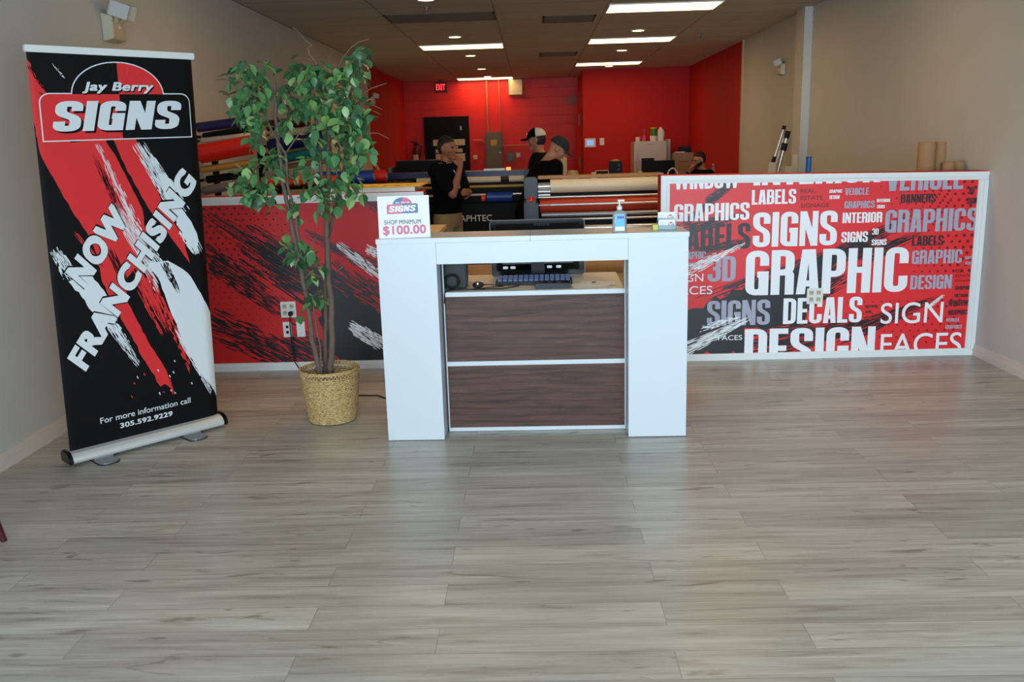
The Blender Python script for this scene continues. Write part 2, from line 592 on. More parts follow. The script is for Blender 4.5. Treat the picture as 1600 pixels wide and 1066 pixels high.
# street front behind the camera: big window
b = MB()
b.box(XL, XR, YF - .1, YF, 0, .22).box(XL, XR, YF - .1, YF, 2.62, H)
struct(b.build('wall_front', M['greige']))
b = MB()
for x in (XL, XL + 2.0, XL + 4.0, XR - .06): b.box(x, x + .06, YF - .08, YF - .01, .22, 2.62)
b.box(XL, XR, YF - .08, YF - .01, .22, .28).box(XL, XR, YF - .08, YF - .01, 2.56, 2.62)
struct(b.build('window_1', M['alu']))
# baseboards
b = MB()
b.box(XL, XL + .012, YF, YW, 0, .09).box(XL, XL + .018, YF, YW, 0, .05)
struct(b.build('baseboard_left', M['board']), 'white baseboard along the left wall', 'baseboard')
b = MB()
b.box(XR - .012, XR, YF, YW - .02, 0, .085).box(XR - .018, XR, YF, YW - .02, 0, .045)
struct(b.build('baseboard_right', M['board']), 'white baseboard along the right wall', 'baseboard')
# half-height partitions
HR, HL = 1.337, 1.29
RX0, LX1 = .905, -.778
def TOPR(x): return 1.353 - .033 * (x - RX0) / (XR - RX0)
struct(MB().prism([(RX0, 0), (XR, 0), (XR, TOPR(XR)), (RX0, TOPR(RX0))], YW, YW + .15).build('wall_partition_right', M['red_wall']), 'red half-height partition right of the desk', 'half wall')
struct(box(XL, LX1, YW, YW + .15, 0, HL).build('wall_partition_left', M['red_wall']), 'red half-height partition behind the ficus', 'half wall')
def moulding(b, poly_path, w, t, flip=1):
    pass
b = MB()
def strip_h(b, x0, x1, z0, z1):
    b.box(x0, x1, YW - .014, YW, z0, z1)
    h = z1 - z0
    b.box(x0, x1, YW - .020, YW - .014, z0 + h * .55, z1)
    b.box(x0, x1, YW - .017, YW - .014, z0 + h * .15, z0 + h * .38)
def strip_v(b, x0, x1, z0, z1, outer):
    b.box(x0, x1, YW - .014, YW, z0, z1)
    w = x1 - x0
    if outer < 0:
        b.box(x0, x0 + w * .45, YW - .020, YW - .014, z0, z1)
        b.box(x0 + w * .62, x0 + w * .85, YW - .017, YW - .014, z0, z1)
    else:
        b.box(x1 - w * .45, x1, YW - .020, YW - .014, z0, z1)
        b.box(x1 - w * .85, x1 - w * .62, YW - .017, YW - .014, z0, z1)
xr_ = XR - .002
for lo_, hi_, y_ in ((.060, .004, .014), (.030, .004, .020), (.052, .038, .017)):
    b.prism([(RX0, TOPR(RX0) - lo_), (xr_, TOPR(xr_) - lo_), (xr_, TOPR(xr_) - hi_), (RX0, TOPR(RX0) - hi_)], YW - y_, YW if y_ == .014 else YW - .014)
strip_v(b, RX0, RX0 + .062, .05, TOPR(RX0) - .0605, -1)
strip_v(b, XR - .07, XR - .002, .05, TOPR(XR) - .0605, 1)
b.box(RX0, XR - .002, YW - .014, YW, 0, .05).box(RX0, XR - .002, YW - .02, YW, 0, .035)
struct(b.build('trim_2', M['trim'], bevel=.0015), 'white moulding framing the word mural', 'moulding')
b = MB()
strip_h(b, XL + .002, LX1, HL - .062, HL - .004)
strip_v(b, LX1 - .062, LX1, .07, HL - .062, 1)
b.box(XL + .002, LX1, YW - .014, YW, 0, .06).box(XL + .002, LX1, YW - .02, YW, 0, .04)
struct(b.build('trim_3', M['trim'], bevel=.0015), 'white moulding framing the brush stroke mural', 'moulding')

# ------------------------------------------------------------------ printed art: flat shapes on a plane
def clip_half(poly, a, b_, c):
    out = []
    for i in range(len(poly)):
        p, q = poly[i], poly[(i + 1) % len(poly)]
        dp, dq = a * p[0] + b_ * p[1] - c, a * q[0] + b_ * q[1] - c
        if dp >= 0: out.append(p)
        if (dp >= 0) != (dq >= 0):
            t = dp / (dp - dq)
            out.append((p[0] + (q[0] - p[0]) * t, p[1] + (q[1] - p[1]) * t))
    return out
def clip_rect(poly, r):
    for h in ((1, 0, r[0]), (-1, 0, -r[1]), (0, 1, r[2]), (0, -1, -r[3])):
        poly = clip_half(poly, *h)
        if len(poly) < 3: return []
    return poly
class Art:
    """u,v plane at origin O with unit axes U,V and outward normal N; rect = visible printed field"""
    def __init__(s, O, U, V, N, rect, bend=None, step=.0004):
        s.O, s.U, s.V, s.N, s.rect, s.bend, s.step = Vector(O), Vector(U), Vector(V), Vector(N), rect, bend, step
        s.polys = []
    def uv(s, px):
        d = ray(*px)
        o = Vector((0, 0, EYE)) - s.O
        t = -o.dot(s.N) / d.dot(s.N)
        p = o + d * t
        # U and V need not be square to each other
        g11, g12, g22 = s.U.dot(s.U), s.U.dot(s.V), s.V.dot(s.V)
        a, c = p.dot(s.U), p.dot(s.V)
        D = g11 * g22 - g12 * g12
        return ((a * g22 - c * g12) / D, (c * g11 - a * g12) / D)
    def add(s, poly, m, layer):
        p = clip_rect(poly, s.rect)
        if len(p) < 3: return
        if s.bend:
            bands = s.bend[1]
            for i in range(len(bands) - 1):
                q = clip_half(clip_half(p, 1, 0, bands[i]) or [], -1, 0, -bands[i + 1]) if p else []
                if len(q) >= 3: s.polys.append((q, m, layer))
        else:
            s.polys.append((p, m, layer))
    def poly(s, pts, m, layer, px=True):
        if px: pts = [s.uv(p) for p in pts]
        tris = geometry.tessellate_polygon([[Vector((p[0], p[1], 0)) for p in pts]])
        for t in tris: s.add([pts[i] for i in t], m, layer)
    def glyphs(s, polys, BL, BR, TL, m, layer):
        """polys in a unit square mapped onto the parallelogram"""
        for p in polys:
            s.add([(BL[0] + (BR[0] - BL[0]) * x + (TL[0] - BL[0]) * y, BL[1] + (BR[1] - BL[1]) * x + (TL[1] - BL[1]) * y) for x, y in p], m, layer)
    def word(s, polys, BLpx, TRpx, m, layer):
        a, c = s.uv(BLpx), s.uv(TRpx)
        s.glyphs(polys, a, (c[0], a[1]), (a[0], c[1]), m, layer)
    def stroke(s, p0, p1, w0, w1, m, layer, seed, lanes=14, ragged=.25, gap=.3, piece=(.06, .28)):
        """dry brush stroke made of many slim flakes, in photo coordinates"""
        R = random.Random(seed)
        lanes = int(lanes * 1.7) + 1
        piece = (piece[0] * 1.3, piece[1] * 1.7)
        p0, p1 = Vector(p0), Vector(p1)
        d = p1 - p0
        n = Vector((-d.y, d.x)).normalized()
        for i in range(lanes):
            t = (i + .5 + R.uniform(-.4, .4)) / lanes - .5
            edge = abs(t) * 2
            a = R.random() ** 1.5 * ragged * (.5 + edge)
            e = 1 - R.random() ** 1.5 * ragged * (.5 + edge)
            x = a
            while x < e - .01:
                L = R.uniform(*piece) * (1.3 - .6 * edge)
                y = min(e, x + L)
                hw = (w0 + (w1 - w0) * x) / lanes * R.uniform(.45, .85)
                q = []
                for sx, sw in ((x, 0), (x + .15 * (y - x), 1), (y - .3 * (y - x), .8), (y, 0)):
                    wob = R.uniform(-.2, .2) * hw
                    q.append((p0 + d * sx + n * (t * (w0 + (w1 - w0) * sx) + wob), sw * hw))
                pts = [tuple(q[0][0]), tuple(q[1][0] - n * q[1][1]), tuple(q[2][0] - n * q[2][1]), tuple(q[3][0]), tuple(q[2][0] + n * q[2][1]), tuple(q[1][0] + n * q[1][1])]
                s.add([s.uv(p) for p in pts], m, layer)
                x = y + (R.uniform(.01, .09) if R.random() < gap * (.4 + edge) else -.02)
    def jag(s, pts, m, layer, seed, amp=3, seg=9):
        """filled patch with a torn edge"""
        R = random.Random(seed)
        out = []
        for i in range(len(pts)):
            a, c = Vector(pts[i]), Vector(pts[(i + 1) % len(pts)])
            k = max(1, int((c - a).length / seg))
            for j in range(k):
                p = a + (c - a) * (j / k)
                out.append((p.x + R.uniform(-amp, amp) * .6, p.y + R.uniform(-amp, amp)))
        s.poly(out, m, layer)
    def dots(s, p0, nx, ny, du, dv, r0, r1, m, layer):
        for i in range(nx):
            for j in range(ny):
                f = i / max(1, nx - 1)
                r = r0 + (r1 - r0) * f
                u, v = p0[0] + (i + .5 * (j % 2)) * du, p0[1] + j * dv
                s.add([(u + r * cos(2 * pi * k / 8), v + r * sin(2 * pi * k / 8)) for k in range(8)], m, layer)
    def build(s, name, mats, parent=None, layers=None):
        b = MB()
        for k, (p, m, layer) in enumerate(s.polys):
            if layers is not None and layer not in layers: continue
            vs = []
            for u, v in p:
                w = s.step * (layer + (k * .6180339) % 1 * .85) + (s.bend[0](u) if s.bend else 0)
                vs.append(s.O + s.U * u + s.V * v + s.N * w)
            b.mi = m
            b.add(vs, [tuple(range(len(vs)))])
        o = b.build(name, mats, parent, fix=False)
        return o

# type: the built-in face for plain lettering
_tc = {}
def plain(text, bold=0, shear=0):
    key = (text, bold, shear)
    if key in _tc: return _tc[key]
    cu = bpy.data.curves.new('t', 'FONT')
    cu.body = text
    cu.shear = shear
    cu.space_character = 1 + bold * 1.6
    o = bpy.data.objects.new('t', cu)
    COL.objects.link(o)
    dg = bpy.context.evaluated_depsgraph_get()
    me = bpy.data.meshes.new_from_object(o.evaluated_get(dg))
    base = [[(me.vertices[i].co.x, me.vertices[i].co.y) for i in p.vertices] for p in me.polygons]
    bpy.data.objects.remove(o)
    bpy.data.curves.remove(cu)
    bpy.data.meshes.remove(me)
    polys = list(base)
    if bold:
        for dx, dy in ((-1, -1), (0, -1), (1, -1), (-1, 0), (1, 0), (-1, 1), (0, 1), (1, 1)):
            dx, dy = dx * bold * .85, dy * bold * .85
            polys += [[(x + dx, y + dy) for x, y in p] for p in base]
    x0, x1 = min(v[0] for p in polys for v in p), max(v[0] for p in polys for v in p)
    y0, y1 = min(v[1] for p in polys for v in p), max(v[1] for p in polys for v in p)
    res = [[((x - x0) / (x1 - x0), (y - y0) / (y1 - y0)) for x, y in p] for p in polys]
    _tc[key] = res
    return res

# type: a heavy condensed face drawn with thick strokes
def fillet(path, r, closed):
    n = len(path)
    out = []
    for i in range(n):
        p = Vector(path[i])
        if not closed and i in (0, n - 1):
            out.append(p)
            continue
        a, c = Vector(path[i - 1]), Vector(path[(i + 1) % n])
        d1, d2 = (a - p), (c - p)
        rr = min(r, d1.length * .5, d2.length * .5)
        d1.normalize(); d2.normalize()
        if abs(d1.dot(d2) + 1) < .02 or rr < 1e-4:
            out.append(p)
            continue
        s, e = p + d1 * rr, p + d2 * rr
        for k in range(6):
            t = k / 5
            out.append(s * (1 - t) ** 2 + p * 2 * t * (1 - t) + e * t * t)
    return out
def thick(path, tx, ty, r=.12, closed=False):
    """quads along a path, tx wide across uprights and ty across bars"""
    P = fillet(path, r, closed)
    n = len(P)
    L = []
    for i in range(n):
        a = P[i - 1] if (closed or i) else P[0]
        c = P[(i + 1) % n] if (closed or i < n - 1) else P[n - 1]
        d = (c - a)
        d = d.normalized() if d.length > 1e-9 else Vector((1, 0))
        nn = Vector((-d.y, d.x))
        L.append((P[i] + Vector((nn.x * tx / 2, nn.y * ty / 2)), P[i] - Vector((nn.x * tx / 2, nn.y * ty / 2))))
    qs = []
    for i in range(n if closed else n - 1):
        (a, b_), (c, d) = L[i], L[(i + 1) % n]
        qs.append([tuple(a), tuple(c), tuple(d), tuple(b_)])
    return qs
def R4(x0, y0, x1, y1): return [[(x0, y0), (x1, y0), (x1, y1), (x0, y1)]]
def condensed_glyph(ch, t=.17, h=.135, W=.44, r=.13):
    L, Rr, T, B = t / 2, W - t / 2, 1 - h / 2, h / 2
    th = lambda p, c=False, rr=r: thick(p, t, h, rr, c)
    if ch == 'C': return th([(Rr, .64), (Rr, T), (L, T), (L, B), (Rr, B), (Rr, .36)]), W
    if ch == 'G': return th([(Rr, .66), (Rr, T), (L, T), (L, B), (Rr - .02, B), (Rr - .02, .5)]) + R4(W * .5, .40, W, .40 + h) + R4(W - t, 0, W, .5), W
    if ch == 'O': return th([(L, .5), (L, T), (Rr, T), (Rr, B), (L, B)], True), W
    if ch == 'D': return R4(0, 0, t, 1) + th([(L, T), (Rr, T), (Rr, B), (L, B)]), W
    if ch == 'S': return th([(Rr, .67), (Rr, T), (L, T), (L, .60), (Rr, .42), (Rr, B), (L, B), (L, .33)], rr=.11), W
    if ch == '3': return th([(L, .70), (L, T), (Rr, T), (Rr, .52), (W * .4, .52)]) + th([(W * .4, .52), (Rr, .52), (Rr, B), (L, B), (L, .30)]), W
    if ch == 'A': return [[(0, 0), (t * 1.02, 0), (W / 2 + t * .12, 1), (W / 2 - t * .75, 1)], [(W - t * 1.02, 0), (W, 0), (W / 2 + t * .75, 1), (W / 2 - t * .12, 1)]] + R4(W * .22, .17, W * .78, .17 + h), W
    if ch == 'V': return [[(W / 2 - t * .7, 0), (W / 2 + t * .2, 0), (t, 1), (0, 1)], [(W / 2 - t * .2, 0), (W / 2 + t * .7, 0), (W, 1), (W - t, 1)]], W
    if ch == 'W':
        X, k = W * 1.62, t * .92
        pts = [(0, 1), (X * .27, 0), (X * .5, 1), (X * .73, 0), (X, 1)]
        q = []
        for (x0, y0), (x1, y1) in zip(pts, pts[1:]):
            q.append([(x0 - k / 2 + (k / 2 if x0 == 0 else 0) - (k / 2 if x0 == X else 0), y0), (x0 + k / 2 + (k / 2 if x0 == 0 else 0) - (k / 2 if x0 == X else 0), y0),
                      (x1 + k / 2 - (k / 2 if x1 == X else 0), y1), (x1 - k / 2 - (k / 2 if x1 == X else 0), y1)])
        return q, X
    if ch == 'N': return R4(0, 0, t * .86, 1) + R4(W + .02 - t * .86, 0, W + .02, 1) + [[(W + .02 - t, 0), (W + .02, 0), (t, 1), (0, 1)]], W + .02
    if ch == 'H': return R4(0, 0, t, 1) + R4(W - t, 0, W, 1) + R4(t, .45, W - t, .45 + h), W
    if ch == 'I': return R4(0, 0, t, 1), t
    if ch == 'L': return R4(0, 0, t, 1) + R4(t, 0, W * .8, h), W * .8
    if ch == 'T': return R4(W * .44 - t / 2, 0, W * .44 + t / 2, 1) + R4(0, 1 - h, W * .88, 1), W * .88
    if ch == 'E': return R4(0, 0, t, 1) + R4(t, 0, W * .82, h) + R4(t, .44, W * .76, .44 + h) + R4(t, 1 - h, W * .82, 1), W * .82
    if ch == 'P': return R4(0, 0, t, 1) + th([(L, T), (Rr, T), (Rr, .44), (L, .44)]), W
    if ch == 'R': return R4(0, 0, t, 1) + th([(L, T), (Rr, T), (Rr, .50), (L, .50)]) + th([(L + .05, .50), (Rr, .50), (Rr, 0)], rr=.08), W
    if ch == 'B': return R4(0, 0, t, 1) + th([(L, T), (Rr - .01, T), (Rr - .01, .53), (L, .53)], rr=.1) + th([(L, .53), (Rr, .53), (Rr, B), (L, B)], rr=.1), W
    return [], .2
def condensed(text, gap=.045, t=.17, h=.135, W=.44, r=.13, shear=0):
    x, out = 0, []
    for ch in text:
        q, w = condensed_glyph(ch, t, h, W, r)
        out += [[(px + x + shear * py, py) for px, py in p] for p in q]
        x += w + gap
    x0, x1 = min(p[0] for q in out for p in q), max(p[0] for q in out for p in q)
    return [[((a - x0) / (x1 - x0), c) for a, c in p] for p in out]

# shop logo: domed two-colour badge, drawn in a box of unit width
def logo(art, O, ax, ay, mats, layer, outline=None, thin=False):
    """O lower-left corner of the name box, ax/ay vectors of its width and height (u,v); mats = red, black, white, shadow"""
    red, blk, wht, shd = mats
    def q(x, y): return (O[0] + ax[0] * x + ay[0] * y, O[1] + ax[1] * x + ay[1] * y)
    def pl(pts, m, l): art.poly([q(*p) for p in pts], m, l, px=False)
    r = .06
    def rbox(g):
        x0, x1, y0, y1 = -g, 1 + g, -g * 3.2, 1 + g * 3.2
        rr = r + g
        ry = rr * 3.2
        pts = [(x0, y0), (x1, y0)]
        pts += [(x1 - rr + rr * cos(a), y1 - ry + ry * sin(a)) for a in [k * pi / 12 for k in range(7)]]
        pts += [(x0 + rr + rr * cos(a), y1 - ry + ry * sin(a)) for a in [pi / 2 + k * pi / 12 for k in range(7)]]
        return pts
    def dome(g, a0=0, a1=pi):
        rx, ry = .305 + g, .72 + g * 3.2
        return [(.507 + rx * cos(a), .98 + ry * sin(a)) for a in [a0 + (a1 - a0) * k / 28 for k in range(29)]]
    if outline is not None:
        pl(dome(.008), outline, layer)
        pl(rbox(.008), outline, layer)
    sp = .507
    pl(dome(0, 0, pi / 2) + [(sp, .98)], red, layer + 1)
    pl(dome(0, pi / 2, pi) + [(sp, .98)], blk, layer + 1)
    bx = rbox(0)
    lft = clip_half(bx, -1, 0, -sp)
    rgt = clip_half(bx, 1, 0, sp)
    pl(lft, red, layer + 2)
    pl(rgt, blk, layer + 2)
    S = condensed('SIGNS', gap=.05, t=.205, h=.185, W=.49, r=.12, shear=.13)
    def put(polys, x0, y0, x1, y1, m, l):
        a, b_, c = q(x0, y0), q(x1, y0), q(x0, y1)
        art.glyphs(polys, a, b_, c, m, l)
    if shd is not None: put(S, .078, .145, .947, .80, shd, layer + 3)
    put(S, .062, .19, .94, .85, wht, layer + 4)
    J = plain('Jay Berry', .035 if not thin else .02, .22)
    if shd is not None: put(J, .272, .985, .755, 1.24, shd, layer + 3)
    put(J, .266, 1.015, .748, 1.27, wht, layer + 4)

# ------------------------------------------------------------------ mural with words, right partition
NY = (0, -1, 0)
A = Art((0, YW - .0012, 0), (1, 0, 0), (0, 0, 1), NY, (RX0 + .05, XR - .06, .045, 1.31))
mural_mats = [M['mural_red'], M['mural_dot'], M['mural_black'], M['mural_white'], M['mural_grey'], M['mural_dark'], M['mural_maroon']]
RED, DOT, BLK, WHT, GRY, DRK, MRN = range(7)
A.dots((2.72, .62), 9, 18, .056, .042, .006, .014, DOT, 1)
A.dots((2.1, .10), 16, 8, .062, .044, .004, .009, DOT, 1)
A.dots((2.45, .98), 9, 7, .056, .042, .004, .010, DOT, 1)
# brush strokes
A.stroke((1060, 356), (1150, 285), 14, 6, BLK, 2, 1, 8, .3, .25)
A.stroke((1100, 318), (1145, 282), 12, 10, BLK, 2, 2, 6, .1, .1)
A.stroke((1062, 360), (1190, 330), 24, 5, BLK, 2, 3, 10, .5, .5)
A.jag([(1073, 490), (1150, 452), (1215, 430), (1290, 405), (1330, 384), (1300, 420), (1262, 455), (1262, 500), (1240, 512), (1165, 513), (1165, 553), (1070, 553)], BLK, 2, 4, 5, 8)
A.stroke((1073, 520), (1400, 355), 46, 26, BLK, 3, 5, 22, .35, .6)
A.stroke((1150, 480), (1440, 325), 26, 8, BLK, 3, 6, 14, .4, .6)
A.stroke((1240, 430), (1390, 365), 34, 16, BLK, 3, 7, 16, .4, .5)
A.stroke((1330, 408), (1445, 362), 34, 6, BLK, 3, 8, 14, .5, .6)
A.stroke((1160, 545), (1350, 505), 60, 20, BLK, 3, 9, 18, .4, .5)
A.stroke((1230, 470), (1330, 425), 60, 30, BLK, 3, 10, 20, .4, .5)
A.stroke((1300, 530), (1475, 462), 34, 10, BLK, 3, 11, 16, .5, .6)
A.stroke((1085, 470), (1290, 392), 16, 6, BLK, 3, 12, 9, .5, .7)
A.stroke((1075, 400), (1180, 372), 20, 8, BLK, 3, 13, 10, .5, .7)
# small words painted over by the strokes
A.word(condensed('GRAPHIC'), (1060, 405.5), (1103, 393), GRY, 4)
A.word(condensed('DESIGN'), (1062, 420.5), (1097, 410), GRY, 4)
for t_, a_, c_, m_ in (
    ('WINDOW', (1053.6, 296.4), (1155, 260), WHT), ('INTERIOR', (1177, 290), (1378.5, 232), WHT), ('VEHICLE', (1385, 298.6), (1507.5, 254), GRY),
    ('LABELS', (1174.3, 320), (1244.3, 295.2), WHT), ('GRAPHICS', (1053, 346.5), (1171.4, 316.1), WHT), ('LABELS', (1055, 391.5), (1173, 348.2), DRK),
    ('SIGNS', (1175.5, 386.4), (1309.4, 328.8), WHT), ('GRAPHIC', (1164, 462), (1421, 385.6), WHT), ('3D', (1105, 440.4), (1150, 399.8), GRY),
    ('VEHICLE', (1320, 305.1), (1357.9, 293.2), GRY), ('GRAPHICS', (1318.9, 326), (1367, 313.5), GRY), ('INTERIOR', (1315.9, 348.9), (1378.9, 330.9), WHT),
    ('SIGNS', (1314, 379), (1356.5, 361.5), WHT), ('3D', (1362.3, 366.9), (1373, 357), WHT), ('SIGNS', (1361.4, 383.4), (1385.4, 373.7), WHT),
    ('GRAPHICS', (1381.9, 363.8), (1530, 324.4), GRY), ('BANNERS', (1406.9, 317.4), (1462.4, 302.5), DRK), ('LABELS', (1424.4, 384.4), (1474.6, 367.6), DRK),
    ('3D', (1511.4, 303.4), (1522.4, 292), DRK), ('SIGNS', (1510, 318.8), (1531, 308.6), DRK), ('GRAPHIC', (1423.9, 412.8), (1504, 389.5), GRY),
    ('GRAPHIC', (1507.5, 405), (1521.7, 400), GRY), ('DESIGN', (1507.5, 413.6), (1520, 409), GRY), ('GRAPHIC', (1295.8, 301.6), (1315.9, 295.9), WHT),
    ('DESIGN', (1295.8, 311.2), (1311.9, 305), WHT), ('INTERIOR', (1369.8, 316.2), (1390.6, 310.4), WHT), ('SIGNS', (1369.8, 325.6), (1382.7, 320), WHT),
    ('DESIGN', (1421.4, 452.4), (1487.9, 428.9), GRY), ('SIGNS', (1104.3, 509.6), (1203.8, 467.9), GRY), ('DECALS', (1222.9, 506.5), (1347.9, 463.4), WHT),
    ('DESIGN', (1162, 577), (1368.4, 509.8), WHT), ('WINDOW', (1131.2, 451.9), (1154, 446), DRK), ('GRAPHICS', (1130.7, 463.2), (1157.4, 457.8), DRK),
    ('INTERIOR', (1351.8, 480.9), (1371, 476.5), DRK), ('SIGNS', (1352, 489.6), (1362, 485.2), DRK), ('GRAPHIC', (1492, 452.9), (1517, 446.4), DRK),
    ('DESIGN', (1491.4, 464.6), (1512.4, 458.7), DRK), ('WINDOW', (1481.6, 478.3), (1512.8, 468.6), DRK), ('GRAPHICS', (1481.3, 492.3), (1514.5, 483.5), DRK),
    ('VEHICLE', (1477.8, 502.8), (1499, 497), GRY), ('GRAPHICS', (1476.9, 514.1), (1503, 507.5), GRY)):
    A.word(condensed(t_), a_, c_, m_, 5)
for t_, a_, c_, m_, bo in (
    ('SIGN', (1375, 506.3), (1474.6, 471.3), WHT, .004), ('FACES', (1374.5, 556), (1503.5, 518.9), WHT, .004), ('SIGN', (1056, 441), (1099, 427.7), WHT, .004),
    ('FACES', (1052, 461), (1113, 446.6), WHT, .004), ('FACES', (1122, 532), (1159.6, 523.4), WHT, .006), ('REAL', (1250.7, 301.6), (1273.8, 295), MRN, .01),
    ('ESTATE', (1250.7, 312.8), (1285.7, 305.4), MRN, .01), ('SIGNAGE', (1250.7, 324.6), (1295.8, 317.2), MRN, .01), ('REAL', (1492.6, 425.8), (1507.5, 420.5), MRN, .01),
    ('ESTATE', (1492.6, 433.6), (1516, 428.4), MRN, .01), ('SIGNAGE', (1491.8, 440.6), (1519, 436.3), MRN, .01)):
    A.word(plain(t_, bo), a_, c_, m_, 5)
# white dry brush over the lettering
A.stroke((1062, 430), (1165, 380), 22, 8, WHT, 6, 21, 12, .5, .9, (.03, .12))
A.stroke((1066, 548), (1172, 498), 22, 8, WHT, 6, 22, 12, .4, .6, (.05, .2))
A.stroke((1090, 516), (1165, 492), 12, 8, WHT, 6, 23, 7, .5, .9, (.03, .12))
A.stroke((1445, 484), (1476, 460), 7, 4, WHT, 6, 24, 6, .4, .5)
t = thing('wall_mural', 'red vinyl mural covered in words such as GRAPHIC and DECALS', 'mural', (2.05, YW, .66))
MB().prism([(RX0 + .045, .04), (XR - .055, .04), (XR - .055, 1.27), (RX0 + .045, 1.30)], YW - .0012, YW).build('vinyl_sheet', M['mural_red'], t)
A.build('brush_strokes', mural_mats, t, (1, 2, 3, 6))
A.build('lettering', mural_mats, t, (4, 5))

# ------------------------------------------------------------------ mural with brush strokes, left partition
A = Art((0, YW - .0012, 0), (1, 0, 0), (0, 0, 1), NY, (XL, LX1 - .05, .055, HL - .055))
A.dots((-2.42, .70), 14, 14, .055, .042, .013, .006, DOT, 1)
A.dots((-2.8, .30), 18, 10, .055, .042, .008, .004, DOT, 1)
A.stroke((300, 318), (600, 512), 26, 70, BLK, 2, 31, 24, .45, .65, (.03, .12))
A.stroke((372, 372), (610, 520), 62, 80, BLK, 2, 32, 30, .3, .5, (.04, .16))
A.stroke((300, 385), (460, 495), 44, 30, BLK, 2, 33, 18, .4, .7, (.03, .12))
A.stroke((318, 500), (500, 580), 54, 40, BLK, 2, 34, 20, .5, .75, (.03, .12))
A.stroke((470, 360), (612, 432), 12, 26, BLK, 2, 35, 12, .4, .5)
A.stroke((520, 405), (560, 445), 14, 10, BLK, 2, 36, 8, .5, .6)
A.stroke((550, 296), (640, 345), 22, 34, BLK, 2, 37, 14, .3, .4)
A.stroke((545, 430), (620, 480), 20, 40, BLK, 2, 38, 14, .5, .5)
A.jag([(505, 462), (530, 452), (560, 470), (602, 492), (606, 572), (540, 574), (515, 545), (500, 500)], BLK, 2, 39, 6, 7)
A.stroke((440, 520), (540, 575), 50, 40, BLK, 2, 40, 18, .5, .6)
A.stroke((522, 378), (604, 440), 12, 18, WHT, 3, 41, 10, .5, .7, (.04, .16))
A.stroke((570, 388), (612, 405), 14, 16, WHT, 3, 42, 8, .5, .8, (.06, .2))
A.stroke((543, 506), (612, 548), 20, 22, WHT, 3, 43, 12, .35, .5, (.06, .25))
t = thing('wall_mural', 'red vinyl mural with black dry brush strokes behind the ficus', 'mural', (-1.8, YW, .66))
box(XL + .002, LX1 - .045, YW - .0012, YW, .05, HL - .05).build('vinyl_sheet', M['mural_shaded_red'], t)
A.build('brush_strokes', mural_mats, t)

# ------------------------------------------------------------------ wall outlets
def outlet(p, w, h, label, kind, sides=True):
    t = thing('wall_outlet', label, 'outlet', (p[0], YW - .0035, p[1]), 'wall plates on the partitions')
    y = YW - .0035
    box(p[0] - w / 2, p[0] + w / 2, y - .007, y, p[1] - h / 2, p[1] + h / 2).build('cover_plate', M['white'], t, bevel=.002)
    if kind == 'quad':
        for dx in (-.026, .026):
            for dz in (-.024, .024):
                so = box(p[0] + dx - .016, p[0] + dx + .016, y - .0085, y - .0071, p[1] + dz - .016, p[1] + dz + .016).build('socket', M['fixture'], t, bevel=.002)
                for sx_ in (-.006, .006): box(p[0] + dx + sx_ - .0018, p[0] + dx + sx_ + .0018, y - .0092, y - .0086, p[1] + dz - .004, p[1] + dz + .009).build('slot', M['darkgrey'], so)
    elif kind == 'data':
        for dz in (-.02, .02): box(p[0] - .010, p[0] + .010, y - .0085, y - .0071, p[1] + dz - .010, p[1] + dz + .010).build('data_port', M['black'], t)
    else:
        for dz in (-.03, .03): MB().tube([(p[0], y - .0085, p[1] + dz), (p[0], y - .0071, p[1] + dz)], .003, 8).build('screw', M['steel'], t)
    return t
outlet((2.02, .462), .115, .115, 'white four-gang outlet plate on the word mural', 'quad')
outlet((-1.816, .457), .112, .118, 'larger white outlet plate with a black plug behind the ficus', 'quad')
outlet((-1.835, .308), .062, .115, 'white data plate with two black ports low behind the ficus', 'data')
outlet((-1.735, .308), .062, .115, 'blank white plate right of the data port plate', 'blank')
t = thing('power_cord', 'black power cord plugged in behind the ficus basket', 'cord', (-1.80, YW - .012, 0))
box(-1.812, -1.782, YW - .045, YW - .0117, .415, .445).build('plug', M['rubber'], t, bevel=.004)
MB().tube([(-1.797, YW - .045, .425), (-1.80, YW - .055, .36), (-1.80, YW - .05, .2), (-1.79, YW - .06, .08), (-1.74, YW - .1, .02), (-1.6, 6.0, .006), (-1.35, 5.65, .006), (-1.05, 5.62, .006), (-.84, 5.38, .006)], .0045, 8).build('cable', M['rubber'], t, True)

# ------------------------------------------------------------------ reception desk
DY = 4.705
DM = RZ(-.014, (-.836, DY, 0))
t = thing('reception_desk', 'white reception desk with dark walnut front panels', 'reception desk', (0, DY + .15, 0))
DX0, DX1, DT = -.836, .81, 1.125
for x0, x1 in ((DX0, DX0 + .314), (DX1 - .314, DX1)):
    box(x0, x1, DY, DY + .31, .004, 1.098, M_=DM).build('column', M['laminate'], t, bevel=.0015)
b = MB()
xm = -.02
b.box(DX0 - .004, xm - .0006, DY - .004, DY + .315, 1.0985, DT, M_=DM)
b.box(xm + .0006, DX1 + .004, DY - .004, DY + .315, 1.0985, DT, M_=DM)
b.build('countertop', M['laminate'], t, bevel=.0015)
box(DX0 + .3152, DX1 - .3152, DY, DY + .022, .984, 1.0975, M_=DM).build('fascia', M['laminate'], t, bevel=.001)
PX0, PX1, PY = DX0 + .335, DX1 - .326, DY + .15
for z0, z1 in ((.024, .386), (.412, .781)):
    box(PX0, PX1, PY + .004, PY + .022, z0, z1, M_=DM).build('front_panel', M['walnut'], t)
b = MB()
b.box(PX0 - .004, PX1 + .004, PY - .003, PY + .02, .782, .8068, M_=DM).box(PX0 - .004, PX1 + .004, PY - .001, PY + .02, .3865, .4115, M_=DM).box(PX0 - .004, PX1 + .004, PY - .001, PY + .02, .002, .0235, M_=DM)
